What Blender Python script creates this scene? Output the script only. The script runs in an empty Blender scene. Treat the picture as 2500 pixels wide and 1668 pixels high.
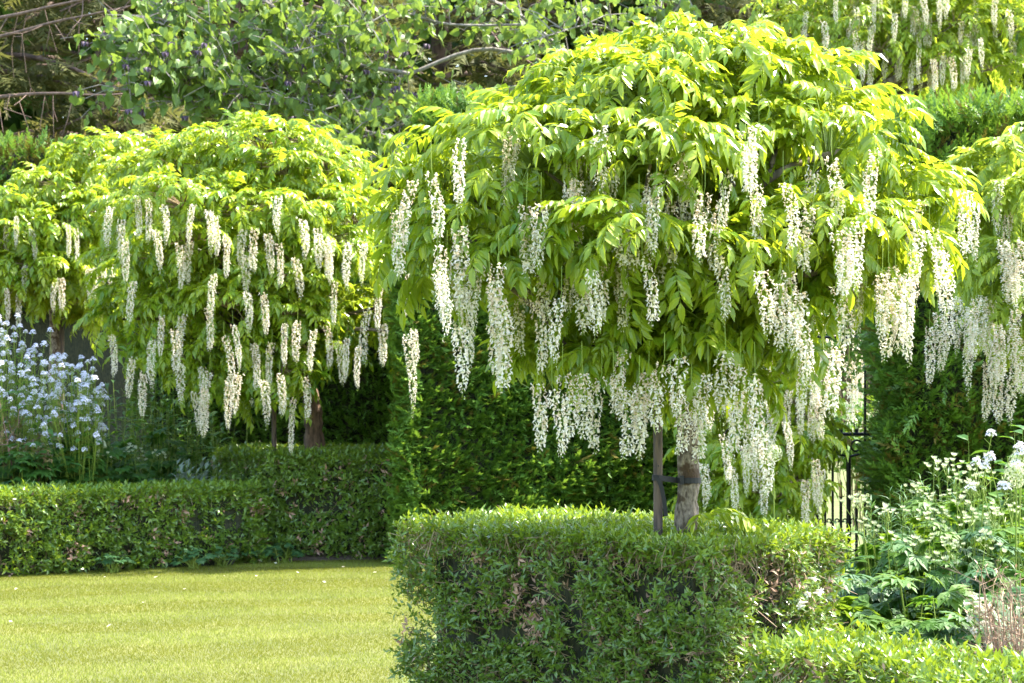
import bpy, math, random
import numpy as np
from mathutils import Vector, Matrix, noise

random.seed(7)
RNG = np.random.default_rng(7)
SC = bpy.context.scene
COL = SC.collection
R = math.radians

# ---------------------------------------------------------------- camera, sky, sun, exposure
FPX, HOR, EYE = 5000.0, 950.0, 1.6          # focal length and horizon row in the photograph's pixels, eye height (m)
cam_d = bpy.data.cameras.new('camera')
cam = bpy.data.objects.new('camera', cam_d)
COL.objects.link(cam)
cam.location = (0, 0, EYE)
cam.rotation_euler = (R(90), 0, 0)
cam_d.sensor_width = 36.0
cam_d.lens = 36.0 * FPX / 2500.0
cam_d.shift_y = (HOR - 834.0) / 2500.0
cam_d.clip_end = 1500
cam_d.dof.use_dof = True
cam_d.dof.focus_distance = 9.0
cam_d.dof.aperture_fstop = 10.0
SC.camera = cam

SUN_AZ, SUN_EL = R(68), R(55)               # azimuth from +Y towards +X
world = bpy.data.worlds.new('World')
SC.world = world
world.use_nodes = True
wn = world.node_tree.nodes
sky = wn.new('ShaderNodeTexSky')
sky.sky_type = 'NISHITA'
sky.sun_disc = False
sky.sun_elevation = SUN_EL
sky.sun_rotation = SUN_AZ
sky.air_density = 1.2
sky.dust_density = 2.0
world.node_tree.links.new(sky.outputs[0], wn['Background'].inputs[0])
wn['Background'].inputs[1].default_value = 0.15

sun_d = bpy.data.lights.new('sun', 'SUN')
sun_d.energy = 3.6
sun_d.angle = R(0.6)
sun_d.color = (1.0, 0.94, 0.82)
sun = bpy.data.objects.new('sun', sun_d)
COL.objects.link(sun)
sdir = Vector((math.sin(SUN_AZ) * math.cos(SUN_EL), math.cos(SUN_AZ) * math.cos(SUN_EL), math.sin(SUN_EL)))
sun.rotation_euler = sdir.to_track_quat('Z', 'Y').to_euler()

SC.view_settings.view_transform = 'Standard'
SC.view_settings.look = 'None'
SC.view_settings.gamma = 1.0
SC.view_settings.exposure = 2.5
SC.view_settings.use_curve_mapping = False
SC.cycles.max_bounces = 6
SC.cycles.diffuse_bounces = 3
SC.cycles.transmission_bounces = 4
SC.cycles.glossy_bounces = 2
SC.cycles.caustics_reflective = False
SC.cycles.caustics_refractive = False


def P(px, py, d):
    """a pixel of the photograph at distance d (metres along the view) -> world point"""
    return Vector(((px - 1250.0) / FPX * d, d, EYE + (HOR - py) / FPX * d))


# ---------------------------------------------------------------- materials
def new_mat(name):
    m = bpy.data.materials.new(name)
    m.use_nodes = True
    nt = m.node_tree
    nt.nodes.clear()
    out = nt.nodes.new('ShaderNodeOutputMaterial')
    return m, nt, out


def leaf_mat(name, c1, c2, tc, tf=0.4, rough=0.4, spec=0.5, noise_scale=1.5, tint=None):
    m, nt, out = new_mat(name)
    N, Lk = nt.nodes.new, nt.links.new
    geo = N('ShaderNodeNewGeometry')
    oi = N('ShaderNodeObjectInfo')
    add = N('ShaderNodeMath'); add.operation = 'MULTIPLY_ADD'
    add.inputs[1].default_value = 0.65
    Lk(geo.outputs['Random Per Island'], add.inputs[0])
    mul = N('ShaderNodeMath'); mul.operation = 'MULTIPLY'; mul.inputs[1].default_value = 0.35
    Lk(oi.outputs['Random'], mul.inputs[0])
    Lk(mul.outputs[0], add.inputs[2])
    nz = N('ShaderNodeTexNoise'); nz.inputs['Scale'].default_value = noise_scale
    Lk(geo.outputs['Position'], nz.inputs['Vector'])
    mix0 = N('ShaderNodeMix'); mix0.data_type = 'FLOAT'; mix0.inputs[0].default_value = 0.4
    Lk(add.outputs[0], mix0.inputs[2]); Lk(nz.outputs[0], mix0.inputs[3])
    ramp = N('ShaderNodeValToRGB')
    ramp.color_ramp.elements[0].position = 0.15
    ramp.color_ramp.elements[0].color = (*c1, 1)
    ramp.color_ramp.elements[1].position = 0.85
    ramp.color_ramp.elements[1].color = (*c2, 1)
    if tint:
        e = ramp.color_ramp.elements.new(0.93); e.color = (*tint, 1)
    Lk(mix0.outputs[0], ramp.inputs[0])
    pb = N('ShaderNodeBsdfPrincipled')
    pb.inputs['Roughness'].default_value = rough
    pb.inputs['Specular IOR Level'].default_value = spec
    Lk(ramp.outputs[0], pb.inputs['Base Color'])
    tr = N('ShaderNodeBsdfTranslucent')
    tm = N('ShaderNodeMix'); tm.data_type = 'RGBA'; tm.blend_type = 'MIX'; tm.inputs[0].default_value = 0.7
    Lk(ramp.outputs[0], tm.inputs[6]); tm.inputs[7].default_value = (*tc, 1)
    Lk(tm.outputs[2], tr.inputs['Color'])
    ms = N('ShaderNodeMixShader'); ms.inputs[0].default_value = tf
    Lk(pb.outputs[0], ms.inputs[1]); Lk(tr.outputs[0], ms.inputs[2])
    Lk(ms.outputs[0], out.inputs[0])
    return m


def bark_mat(name, c1, c2, scale=30, rough=0.85, bump=0.5, moss=None, stretch=3.0):
    m, nt, out = new_mat(name)
    N, Lk = nt.nodes.new, nt.links.new
    geo = N('ShaderNodeNewGeometry')
    mp = N('ShaderNodeMapping'); mp.inputs['Scale'].default_value = (1, 1, 1.0 / stretch)
    Lk(geo.outputs['Position'], mp.inputs[0])
    nz = N('ShaderNodeTexNoise'); nz.inputs['Scale'].default_value = scale; nz.inputs['Detail'].default_value = 6
    Lk(mp.outputs[0], nz.inputs['Vector'])
    ramp = N('ShaderNodeValToRGB')
    ramp.color_ramp.elements[0].position = 0.35; ramp.color_ramp.elements[0].color = (*c1, 1)
    ramp.color_ramp.elements[1].position = 0.68; ramp.color_ramp.elements[1].color = (*c2, 1)
    Lk(nz.outputs[0], ramp.inputs[0])
    col = ramp.outputs[0]
    if moss:
        n2 = N('ShaderNodeTexNoise'); n2.inputs['Scale'].default_value = moss[1]; n2.inputs['Detail'].default_value = 3
        Lk(geo.outputs['Position'], n2.inputs['Vector'])
        r2 = N('ShaderNodeValToRGB')
        r2.color_ramp.elements[0].position = 0.52; r2.color_ramp.elements[1].position = 0.60
        Lk(n2.outputs[0], r2.inputs[0])
        mx = N('ShaderNodeMix'); mx.data_type = 'RGBA'
        Lk(r2.outputs[0], mx.inputs[0]); Lk(col, mx.inputs[6]); mx.inputs[7].default_value = (*moss[0], 1)
        col = mx.outputs[2]
    pb = N('ShaderNodeBsdfPrincipled'); pb.inputs['Roughness'].default_value = rough
    Lk(col, pb.inputs['Base Color'])
    bp = N('ShaderNodeBump'); bp.inputs['Strength'].default_value = bump; bp.inputs['Distance'].default_value = 0.01
    Lk(nz.outputs[0], bp.inputs['Height']); Lk(bp.outputs[0], pb.inputs['Normal'])
    Lk(pb.outputs[0], out.inputs[0])
    return m


def plain_mat(name, col, rough=0.5, metal=0.0, var=0.25, scale=20):
    m, nt, out = new_mat(name)
    N, Lk = nt.nodes.new, nt.links.new
    geo = N('ShaderNodeNewGeometry')
    nz = N('ShaderNodeTexNoise'); nz.inputs['Scale'].default_value = scale; nz.inputs['Detail'].default_value = 4
    Lk(geo.outputs['Position'], nz.inputs['Vector'])
    ramp = N('ShaderNodeValToRGB')
    ramp.color_ramp.elements[0].position = 0.3
    ramp.color_ramp.elements[0].color = (*[c * (1 - var) for c in col], 1)
    ramp.color_ramp.elements[1].position = 0.7
    ramp.color_ramp.elements[1].color = (*[min(1, c * (1 + var)) for c in col], 1)
    Lk(nz.outputs[0], ramp.inputs[0])
    pb = N('ShaderNodeBsdfPrincipled')
    pb.inputs['Roughness'].default_value = rough
    pb.inputs['Metallic'].default_value = metal
    Lk(ramp.outputs[0], pb.inputs['Base Color'])
    Lk(pb.outputs[0], out.inputs[0])
    return m


M = {}
M['wist'] = leaf_mat('wisteria_leaf', (0.060, 0.19, 0.010), (0.36, 0.42, 0.022), (0.54, 0.64, 0.03), 0.44, 0.30, 0.6)
M['wist_dark'] = leaf_mat('wisteria_leaf_shade_side', (0.035, 0.12, 0.012), (0.11, 0.23, 0.015), (0.25, 0.42, 0.02), 0.38, 0.38, 0.5)
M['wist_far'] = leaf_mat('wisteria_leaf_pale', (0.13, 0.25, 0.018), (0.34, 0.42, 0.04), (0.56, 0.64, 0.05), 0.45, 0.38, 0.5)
M['petal'] = leaf_mat('white_petal', (0.74, 0.68, 0.53), (0.84, 0.80, 0.70), (0.82, 0.77, 0.62), 0.3, 0.6, 0.2)
M['petal_old'] = leaf_mat('faded_petal', (0.62, 0.47, 0.32), (0.80, 0.72, 0.58), (0.78, 0.66, 0.48), 0.3, 0.65, 0.2)
M['stalk'] = leaf_mat('green_stalk', (0.16, 0.24, 0.03), (0.26, 0.34, 0.05), (0.3, 0.4, 0.05), 0.15, 0.5, 0.4)
M['hedge'] = leaf_mat('hedge_leaf', (0.065, 0.145, 0.018), (0.19, 0.28, 0.035), (0.32, 0.42, 0.02), 0.28, 0.28, 0.65)
M['hedge_pale'] = leaf_mat('hedge_pale_leaf', (0.10, 0.21, 0.02), (0.21, 0.28, 0.02), (0.34, 0.42, 0.02), 0.36, 0.34, 0.5)  # fresh paler leaf, also used to paint sunlight into the left low hedge
M['hedge_dead'] = leaf_mat('hedge_dead_leaf', (0.34, 0.19, 0.12), (0.55, 0.37, 0.27), (0.3, 0.2, 0.12), 0.15, 0.6, 0.3)
M['twig'] = bark_mat('twig_bark', (0.17, 0.115, 0.06), (0.36, 0.27, 0.16), 40)
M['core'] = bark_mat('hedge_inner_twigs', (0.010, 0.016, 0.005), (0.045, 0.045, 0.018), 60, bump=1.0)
M['yew'] = leaf_mat('yew_needle', (0.06, 0.155, 0.022), (0.17, 0.30, 0.04), (0.25, 0.38, 0.03), 0.28, 0.45, 0.4, 2.5)
M['yew_tip'] = leaf_mat('yew_new_needle', (0.11, 0.24, 0.028), (0.20, 0.33, 0.04), (0.24, 0.38, 0.03), 0.25, 0.45, 0.4, 2.5)
M['yew_bronze'] = leaf_mat('yew_bronze_needle', (0.12, 0.11, 0.02), (0.22, 0.17, 0.03), (0.2, 0.2, 0.03), 0.2, 0.5, 0.4, 2.5)
M['conifer'] = leaf_mat('conifer_needle', (0.060, 0.075, 0.020), (0.15, 0.145, 0.045), (0.2, 0.2, 0.05), 0.3, 0.6, 0.2, 0.6)
M['wood'] = leaf_mat('woodland_leaf', (0.025, 0.06, 0.012), (0.08, 0.15, 0.02), (0.15, 0.26, 0.02), 0.3, 0.5, 0.3, 0.5)
M['broad'] = leaf_mat('broad_leaf', (0.065, 0.13, 0.035), (0.17, 0.25, 0.06), (0.30, 0.42, 0.04), 0.36, 0.5, 0.35)
M['purple'] = leaf_mat('purple_bract', (0.06, 0.04, 0.07), (0.13, 0.09, 0.14), (0.1, 0.06, 0.1), 0.15, 0.6, 0.3)
M['bark_w'] = bark_mat('wisteria_bark', (0.065, 0.045, 0.028), (0.29, 0.235, 0.175), 75, bump=1.0, moss=((0.055, 0.030, 0.012), 15.0), stretch=2)
M['bark_red'] = bark_mat('old_wisteria_bark', (0.06, 0.035, 0.02), (0.20, 0.12, 0.07), 30)
M['bark_d'] = bark_mat('dark_limb_bark', (0.07, 0.055, 0.04), (0.20, 0.16, 0.12), 30)
M['bark_grey'] = bark_mat('grey_limb_bark', (0.12, 0.105, 0.09), (0.27, 0.245, 0.22), 20)
M['bark_con'] = bark_mat('conifer_bark', (0.07, 0.045, 0.035), (0.19, 0.12, 0.09), 12)
M['stake'] = bark_mat('stake_wood', (0.045, 0.035, 0.030), (0.16, 0.11, 0.08), 60, stretch=8)
M['rubber'] = plain_mat('black_rubber', (0.010, 0.010, 0.011), 0.7)
M['iron'] = plain_mat('black_iron', (0.014, 0.014, 0.016), 0.4, 0.3)
M['gold'] = plain_mat('gilded_iron', (0.50, 0.34, 0.12), 0.5, 0.3)
M['rocket'] = leaf_mat('rocket_petal', (0.66, 0.64, 0.80), (0.82, 0.80, 0.89), (0.8, 0.8, 0.88), 0.3, 0.6, 0.2)
M['cream'] = leaf_mat('cream_floret', (0.46, 0.52, 0.30), (0.68, 0.69, 0.50), (0.6, 0.65, 0.4), 0.3, 0.6, 0.2)
M['herb'] = leaf_mat('herb_leaf', (0.028, 0.10, 0.016), (0.075, 0.17, 0.024), (0.18, 0.33, 0.02), 0.33, 0.5, 0.3)
M['herb_yel'] = leaf_mat('herb_leaf_yellow', (0.05, 0.14, 0.015), (0.11, 0.20, 0.02), (0.26, 0.38, 0.02), 0.36, 0.5, 0.3)
M['herb_blue'] = leaf_mat('herb_leaf_bluish', (0.032, 0.10, 0.03), (0.07, 0.16, 0.05), (0.14, 0.27, 0.05), 0.28, 0.5, 0.35)
M['grey'] = leaf_mat('grey_felt_leaf', (0.20, 0.27, 0.19), (0.32, 0.38, 0.29), (0.28, 0.34, 0.24), 0.2, 0.8, 0.2)
M['maple'] = leaf_mat('bronze_leaf', (0.12, 0.10, 0.035), (0.26, 0.19, 0.07), (0.32, 0.24, 0.07), 0.35, 0.5, 0.35)
M['redtwig'] = bark_mat('reddish_twig', (0.16, 0.08, 0.06), (0.32, 0.19, 0.15), 30)
M['drytwig'] = bark_mat('dry_twig', (0.22, 0.14, 0.09), (0.40, 0.28, 0.19), 30)
M['grass'] = leaf_mat('grass_blade', (0.125, 0.175, 0.020), (0.235, 0.252, 0.038), (0.35, 0.38, 0.06), 0.3, 0.7, 0.15, 0.9, tint=(0.36, 0.33, 0.14))
M['grass_b'] = leaf_mat('grass_blade_darker', (0.105, 0.14, 0.016), (0.19, 0.20, 0.030), (0.30, 0.32, 0.04), 0.3, 0.7, 0.15, 0.9, tint=(0.30, 0.28, 0.11))


def lawn_material():
    m, nt, out = new_mat('mown_lawn')
    N, Lk = nt.nodes.new, nt.links.new
    geo = N('ShaderNodeNewGeometry')
    n1 = N('ShaderNodeTexNoise'); n1.inputs['Scale'].default_value = 1.3; n1.inputs['Detail'].default_value = 5
    n2 = N('ShaderNodeTexNoise'); n2.inputs['Scale'].default_value = 90; n2.inputs['Detail'].default_value = 4
    Lk(geo.outputs['Position'], n1.inputs['Vector']); Lk(geo.outputs['Position'], n2.inputs['Vector'])
    r1 = N('ShaderNodeValToRGB')
    r1.color_ramp.elements[0].position = 0.35; r1.color_ramp.elements[0].color = (0.10, 0.115, 0.018, 1)
    r1.color_ramp.elements[1].position = 0.7; r1.color_ramp.elements[1].color = (0.17, 0.17, 0.032, 1)
    Lk(n1.outputs[0], r1.inputs[0])
    r2 = N('ShaderNodeValToRGB')
    r2.color_ramp.elements[0].position = 0.3; r2.color_ramp.elements[0].color = (0.45, 0.5, 0.4, 1)
    r2.color_ramp.elements[1].position = 0.7; r2.color_ramp.elements[1].color = (1.2, 1.15, 1.0, 1)
    Lk(n2.outputs[0], r2.inputs[0])
    mx = N('ShaderNodeMix'); mx.data_type = 'RGBA'; mx.blend_type = 'MULTIPLY'; mx.inputs[0].default_value = 1.0
    Lk(r1.outputs[0], mx.inputs[6]); Lk(r2.outputs[0], mx.inputs[7])
    pb = N('ShaderNodeBsdfPrincipled'); pb.inputs['Roughness'].default_value = 0.8
    Lk(mx.outputs[2], pb.inputs['Base Color'])
    bp = N('ShaderNodeBump'); bp.inputs['Strength'].default_value = 0.8; bp.inputs['Distance'].default_value = 0.02
    Lk(n2.outputs[0], bp.inputs['Height']); Lk(bp.outputs[0], pb.inputs['Normal'])
    Lk(pb.outputs[0], out.inputs[0])
    return m


M['lawn'] = lawn_material()
M['soil'] = bark_mat('garden_soil', (0.05, 0.033, 0.02), (0.13, 0.095, 0.06), 25, bump=0.9, stretch=1)
M['ground'] = bark_mat('rough_ground', (0.06, 0.09, 0.02), (0.15, 0.18, 0.05), 3, stretch=1)


# ---------------------------------------------------------------- mesh helpers
def link(o):
    COL.objects.link(o)
    return o


def thing(name, label, cat, base, group=None, kind=None):
    o = bpy.data.objects.new(name, None)
    link(o)
    o.location = base
    o.empty_display_size = 0.1
    o['label'] = label
    o['category'] = cat
    if group:
        o['group'] = group
    if kind:
        o['kind'] = kind
    return o


def adopt(o, parent):
    """o is placed in world coordinates; make it a part of parent (every parent's own transform is its world transform)"""
    if parent is not None:
        o.parent = parent
        o.matrix_parent_inverse = parent.matrix_basis.inverted()
    return o


def mesh_obj(name, me, parent=None, mat=None, stuff=False):
    o = bpy.data.objects.new(name, me)
    link(o)
    if mat is not None:
        for mm in (mat if isinstance(mat, (list, tuple)) else [mat]):
            if len(me.materials) < 8:
                me.materials.append(mm)
    if stuff:
        o['kind'] = 'stuff'
    adopt(o, parent)
    return o


def mesh_np(name, V, flat, starts, mats=None, smooth=False):
    me = bpy.data.meshes.new(name)
    nv, nl, nf = len(V), len(flat), len(starts)
    me.vertices.add(nv)
    me.vertices.foreach_set('co', np.ascontiguousarray(V, dtype=np.float32).ravel())
    me.loops.add(nl)
    me.loops.foreach_set('vertex_index', np.ascontiguousarray(flat, dtype=np.int32))
    me.polygons.add(nf)
    me.polygons.foreach_set('loop_start', np.ascontiguousarray(starts, dtype=np.int32))
    if mats is not None:
        me.polygons.foreach_set('material_index', np.ascontiguousarray(mats, dtype=np.int32))
    me.polygons.foreach_set('use_smooth', np.full(nf, smooth, dtype=bool))
    me.update(calc_edges=True)
    return me


class T:
    """a template: vertices, faces, a material index per face"""
    def __init__(s):
        s.V, s.F, s.Mi = [], [], []

    def add(s, V, F, mi=0):
        b = len(s.V)
        s.V += [tuple(v) for v in V]
        s.F += [tuple(i + b for i in f) for f in F]
        s.Mi += [mi] * len(F)
        return s

    def arrays(s):
        V = np.array(s.V, dtype=np.float64).reshape(-1, 3)
        flat = np.array([i for f in s.F for i in f], dtype=np.int64)
        lens = np.array([len(f) for f in s.F], dtype=np.int64)
        return V, flat, lens, np.array(s.Mi, dtype=np.int64)

    def mesh(s, name, smooth=False):
        V, flat, lens, mi = s.arrays()
        starts = np.concatenate([[0], np.cumsum(lens)[:-1]]) if len(lens) else []
        return mesh_np(name, V, flat, starts, mi, smooth)


class Bulk:
    """many copies of templates joined into one mesh"""
    def __init__(s):
        s.parts = []

    def add(s, t, Rm, Tr):
        V, flat, lens, mi = t.arrays()
        k = len(Tr)
        if k == 0:
            return
        W = np.einsum('kij,nj->kni', Rm, V) + Tr[:, None, :]
        n = len(V)
        fl = (flat[None, :] + (np.arange(k) * n)[:, None]).ravel()
        s.parts.append((W.reshape(-1, 3), fl, np.tile(lens, k), np.tile(mi, k)))

    def raw(s, V, flat, lens, mi=0):
        s.parts.append((np.asarray(V), np.asarray(flat), np.asarray(lens), np.full(len(lens), mi)))

    def mesh(s, name, smooth=False):
        off, Vs, Fs, Ls, Ms = 0, [], [], [], []
        for V, f, l, m in s.parts:
            Vs.append(V); Fs.append(f + off); Ls.append(l); Ms.append(m)
            off += len(V)
        V = np.concatenate(Vs); F = np.concatenate(Fs); L_ = np.concatenate(Ls); Mi = np.concatenate(Ms)
        starts = np.concatenate([[0], np.cumsum(L_)[:-1]])
        return mesh_np(name, V, F, starts, Mi, smooth)


def frames(fwd, up=None, roll=None, scale=None):
    """rotation matrices with local +Y along fwd and +Z near up; optional roll about fwd and scale"""
    f = fwd / np.maximum(np.linalg.norm(fwd, axis=1, keepdims=True), 1e-9)
    if up is None:
        up = np.tile(np.array([[0.0, 0.0, 1.0]]), (len(f), 1))
    x = np.cross(f, up)
    bad = np.linalg.norm(x, axis=1) < 1e-3
    x[bad] = np.array([1.0, 0, 0])
    x /= np.linalg.norm(x, axis=1, keepdims=True)
    z = np.cross(x, f)
    if roll is not None:
        c, s_ = np.cos(roll)[:, None], np.sin(roll)[:, None]
        x, z = x * c + z * s_, z * c - x * s_
    Rm = np.stack([x, f, z], axis=2)
    if scale is not None:
        Rm = Rm * np.asarray(scale)[:, None, None]
    return Rm


def mat4(Rm, t):
    m = Matrix.Identity(4)
    for i in range(3):
        for j in range(3):
            m[i][j] = Rm[i][j]
        m[i][3] = t[i]
    return m


def segs(A, B, r0, r1=None, sides=3):
    """thin prisms from A to B -> V, flat, lens"""
    A, B = np.asarray(A, float), np.asarray(B, float)
    k = len(A)
    r0 = np.broadcast_to(np.asarray(r0, float), (k,))
    r1 = r0 if r1 is None else np.broadcast_to(np.asarray(r1, float), (k,))
    fr = frames(B - A)
    V = np.zeros((k, 2 * sides, 3))
    for i in range(sides):
        a = 2 * math.pi * i / sides
        o = fr[:, :, 0] * math.cos(a) + fr[:, :, 2] * math.sin(a)
        V[:, i] = A + o * r0[:, None]
        V[:, sides + i] = B + o * r1[:, None]
    fl = []
    for i in range(sides):
        j = (i + 1) % sides
        fl += [i, j, sides + j, sides + i]
    fl = (np.array(fl)[None] + (np.arange(k) * 2 * sides)[:, None]).ravel()
    return V.reshape(-1, 3), fl, np.full(k * sides, 4)


def catmull(pts, per=6):
    pts = [Vector(p) for p in pts]
    if len(pts) < 3:
        return pts
    ext = [pts[0] * 2 - pts[1]] + pts + [pts[-1] * 2 - pts[-2]]
    out = []
    for i in range(1, len(ext) - 2):
        p0, p1, p2, p3 = ext[i - 1:i + 3]
        for s_ in range(per):
            t = s_ / per
            out.append(0.5 * ((2 * p1) + (-p0 + p2) * t + (2 * p0 - 5 * p1 + 4 * p2 - p3) * t * t + (-p0 + 3 * p1 - 3 * p2 + p3) * t ** 3))
    out.append(pts[-1])
    return out


def tube(tm, pts, r0, r1, sides=7, mi=0, wob=0.0, per=5, cap=True, power=1.0, ripple=0.0):
    pts = catmull(pts, per) if per > 1 else [Vector(p) for p in pts]
    n = len(pts)
    V, F = [], []
    ref = Vector((0, 0, 1))
    for i, p in enumerate(pts):
        d = (pts[min(i + 1, n - 1)] - pts[max(i - 1, 0)])
        if d.length < 1e-9:
            d = Vector((0, 0, 1))
        d.normalize()
        if abs(d.dot(ref)) > 0.95:
            x = d.cross(Vector((1, 0, 0)))
        else:
            x = d.cross(ref)
        x.normalize()
        y = d.cross(x)
        t = (i / max(1, n - 1)) ** power
        r = r0 + (r1 - r0) * t
        for k in range(sides):
            a = 2 * math.pi * k / sides
            rr = r
            if wob:
                rr *= 1 + wob * noise.noise(Vector((math.cos(a) * 1.3 + p.x * 3, math.sin(a) * 1.3 + p.y * 3, p.z * 7 + i * 0.13)))
            V.append(p + (x * math.cos(a) + y * math.sin(a)) * rr)
    for i in range(n - 1):
        for k in range(sides):
            k2 = (k + 1) % sides
            F.append((i * sides + k, i * sides + k2, (i + 1) * sides + k2, (i + 1) * sides + k))
    if cap:
        F.append(tuple(range(sides))[::-1])
        F.append(tuple((n - 1) * sides + k for k in range(sides)))
    tm.add(V, F, mi)
    return pts


def leaf_t(l=1.0, w=0.4, fold=0.12, curl=0.12, fine=True, mi=0, tm=None, Rm=None, tr=None):
    """one leaf along +Y"""
    if fine:
        V = [(0, 0, 0), (-.82 * w / 2, .30 * l, fold * w), (0, .30 * l, 0), (.82 * w / 2, .30 * l, fold * w),
             (-.80 * w / 2, .62 * l, fold * w - curl * l * .35), (0, .62 * l, -curl * l * .35), (.80 * w / 2, .62 * l, fold * w - curl * l * .35), (0, l, -curl * l)]
        F = [(0, 2, 1), (0, 3, 2), (1, 2, 5, 4), (2, 3, 6, 5), (4, 5, 7), (5, 6, 7)]
    else:
        V = [(0, 0, 0), (-w / 2, .42 * l, fold * w), (0, .45 * l, 0), (w / 2, .42 * l, fold * w), (0, l, -curl * l)]
        F = [(0, 2, 1), (0, 3, 2), (1, 2, 4), (2, 3, 4)]
    tm = tm or T()
    if Rm is not None:
        V = [tuple(Rm @ np.array(v) + tr) for v in V]
    tm.add(V, F, mi)
    return tm


def rot_to(fwd, up=(0, 0, 1), roll=0.0):
    return frames(np.array([fwd], float), np.array([up], float), np.array([roll]))[0]


def n3(a, s_=1.0, off=0.0):
    return noise.noise(Vector((a[0] * s_ + off, a[1] * s_ + off * .7, a[2] * s_ - off)))


# ---------------------------------------------------------------- templates
def frond_t(seed, L=0.26, pairs=6, fine=True, a0=18, a1=-48):
    rr = random.Random(seed)
    tm = T()
    n = 9
    pts = [Vector((0, 0, 0))]
    side = rr.uniform(-.25, .25)
    for i in range(1, n + 1):
        t = i / n
        a = R(a0 + (a1 - a0) * t)
        pts.append(pts[-1] + Vector((side * t * L / n, math.cos(a) * L / n, math.sin(a) * L / n)))
    tube(tm, [pts[0], pts[3], pts[6], pts[9]], .0022 if fine else .003, .0012, 3, 1, per=1, cap=False)

    def at(t):
        x = t * n
        i = min(int(x), n - 1)
        return pts[i].lerp(pts[i + 1], x - i), (pts[i + 1] - pts[i]).normalized()
    for k in range(pairs):
        t = 0.22 + 0.74 * k / (pairs - 0.5)
        p, d = at(t)
        for s_ in (-1, 1):
            l = L * (0.30 + 0.10 * math.sin(math.pi * (k + 1) / (pairs + 1))) * rr.uniform(.85, 1.12)
            out = Vector((s_, 0, 0))
            dr = (out * rr.uniform(.75, 1.0) + d * rr.uniform(.4, .8) + Vector((0, 0, -1)) * rr.uniform(.15, .85))
            Rm = rot_to(dr, (s_ * -.3, 0, 1), rr.uniform(-.5, .5))
            leaf_t(l, l * .40, .14, rr.uniform(.08, .25), fine, 0, tm, Rm, np.array(p))
    p, d = at(1.0)
    l = L * .40
    leaf_t(l, l * .40, .14, .2, fine, 0, tm, rot_to(d + Vector((0, 0, -.3)), (0, 0, 1), rr.uniform(-.3, .3)), np.array(p))
    return tm


def raceme_t(seed, L=0.45, rad=0.042, dens=185, old=0.45, bud=0.16):
    """white wisteria raceme hanging down from the origin: slot 0 petal, 1 faded petal, 2 stalk"""
    rr = random.Random(seed)
    tm = T()
    sx, sy = rr.uniform(-.055, .055), rr.uniform(-.055, .055)
    full = rr.uniform(.75, 1.2)

    def ax(t):
        return Vector((sx * math.sin(t * 2.6), sy * math.sin(t * 2.2), -L * t))
    tube(tm, [Vector((0, 0, .10))] + [ax(i / 5) for i in range(6)], .0018, .0010, 3, 2, per=1, cap=False)
    n = int(L * dens * full)
    for i in range(n):
        t = .06 + .94 * (i + rr.random() * .6) / n
        p = ax(t)
        a = i * 2.39996 + rr.uniform(-.5, .5)
        tip = max(0.0, (t - (1 - bud * 1.6)) / (bud * 1.6))
        rd = rad * (1.12 - .55 * t) * (1 - .6 * tip) * rr.uniform(.6, 1.15) * (0.75 + .25 * min(1, t * 5))
        o = Vector((math.cos(a), math.sin(a), 0))
        q = p + o * rd + Vector((0, 0, rr.uniform(-.012, .006)))
        w = Vector((-o.y, o.x, 0)) * .0009
        tm.add([p - w, p + w, q], [(0, 1, 2)], 2)
        is_old = rr.random() < old * (1.25 - 1.6 * t) + .04
        if rr.random() < 0.10 and t < .35:
            continue
        sz = .0112 * rr.uniform(.8, 1.25) * (1 - .55 * tip)
        mi = 1 if is_old else 0
        if is_old:
            sz *= .85
        if tip > .75 and rr.random() < .6:
            mi = 2
        # hanging floret: banner reflexed up, two wings and a keel pointing down and out
        f = (o * rr.uniform(.4, 1.0) + Vector((0, 0, -rr.uniform(.3, 1.1)))).normalized()
        s_ = Vector((-o.y, o.x, 0))
        u = f.cross(s_)
        if tip > .55:
            tm.add([q - s_ * sz * .35, q + s_ * sz * .35, q + f * sz * 1.5, q + u * sz * .4 + f * sz * .5], [(0, 1, 2), (0, 2, 3), (1, 3, 2)], mi)
            continue
        b = q + f * sz * .2
        tw = rr.uniform(-.5, .5)
        s2 = s_ * math.cos(tw) + u * math.sin(tw)
        u2 = u * math.cos(tw) - s_ * math.sin(tw)
        tm.add([b, b - s2 * sz * .95 + u2 * sz * .5 + f * sz * .3, b + u2 * sz * 1.45 + f * sz * .25, b + s2 * sz * .95 + u2 * sz * .5 + f * sz * .3,
                b - s2 * sz * .45 + f * sz * 1.7 - u2 * sz * .25, b + s2 * sz * .45 + f * sz * 1.7 - u2 * sz * .25, b + f * sz * 1.2 + u2 * sz * .25],
               [(0, 2, 1), (0, 3, 2), (0, 4, 6), (0, 6, 5), (0, 5, 4), (4, 5, 6)], mi)
    return tm


def needle_spray_t(seed, L=0.10, n=9, w=.0072, nl=.034):
    rr = random.Random(seed)
    tm = T()
    bend = Vector((rr.uniform(-.2, .2), 0, rr.uniform(-.25, .1)))
    for i in range(n):
        t = (i + .5) / n
        p = Vector((0, t * L, 0)) + bend * (t * t * L)
        s_ = 1 if i % 2 else -1
        d = Vector((s_ * rr.uniform(.5, 1.0), rr.uniform(.5, 1.0), rr.uniform(-.35, .45)))
        if i >= n - 2:
            d = Vector((s_ * .25, 1, 0.1))
        d.normalize()
        c = d.cross(Vector((0, 0, 1))).normalized()
        l = nl * rr.uniform(.8, 1.2) * (1 - .3 * t)
        tm.add([p - c * w, p + c * w, p + d * l], [(0, 1, 2)], 0)
    return tm


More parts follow.
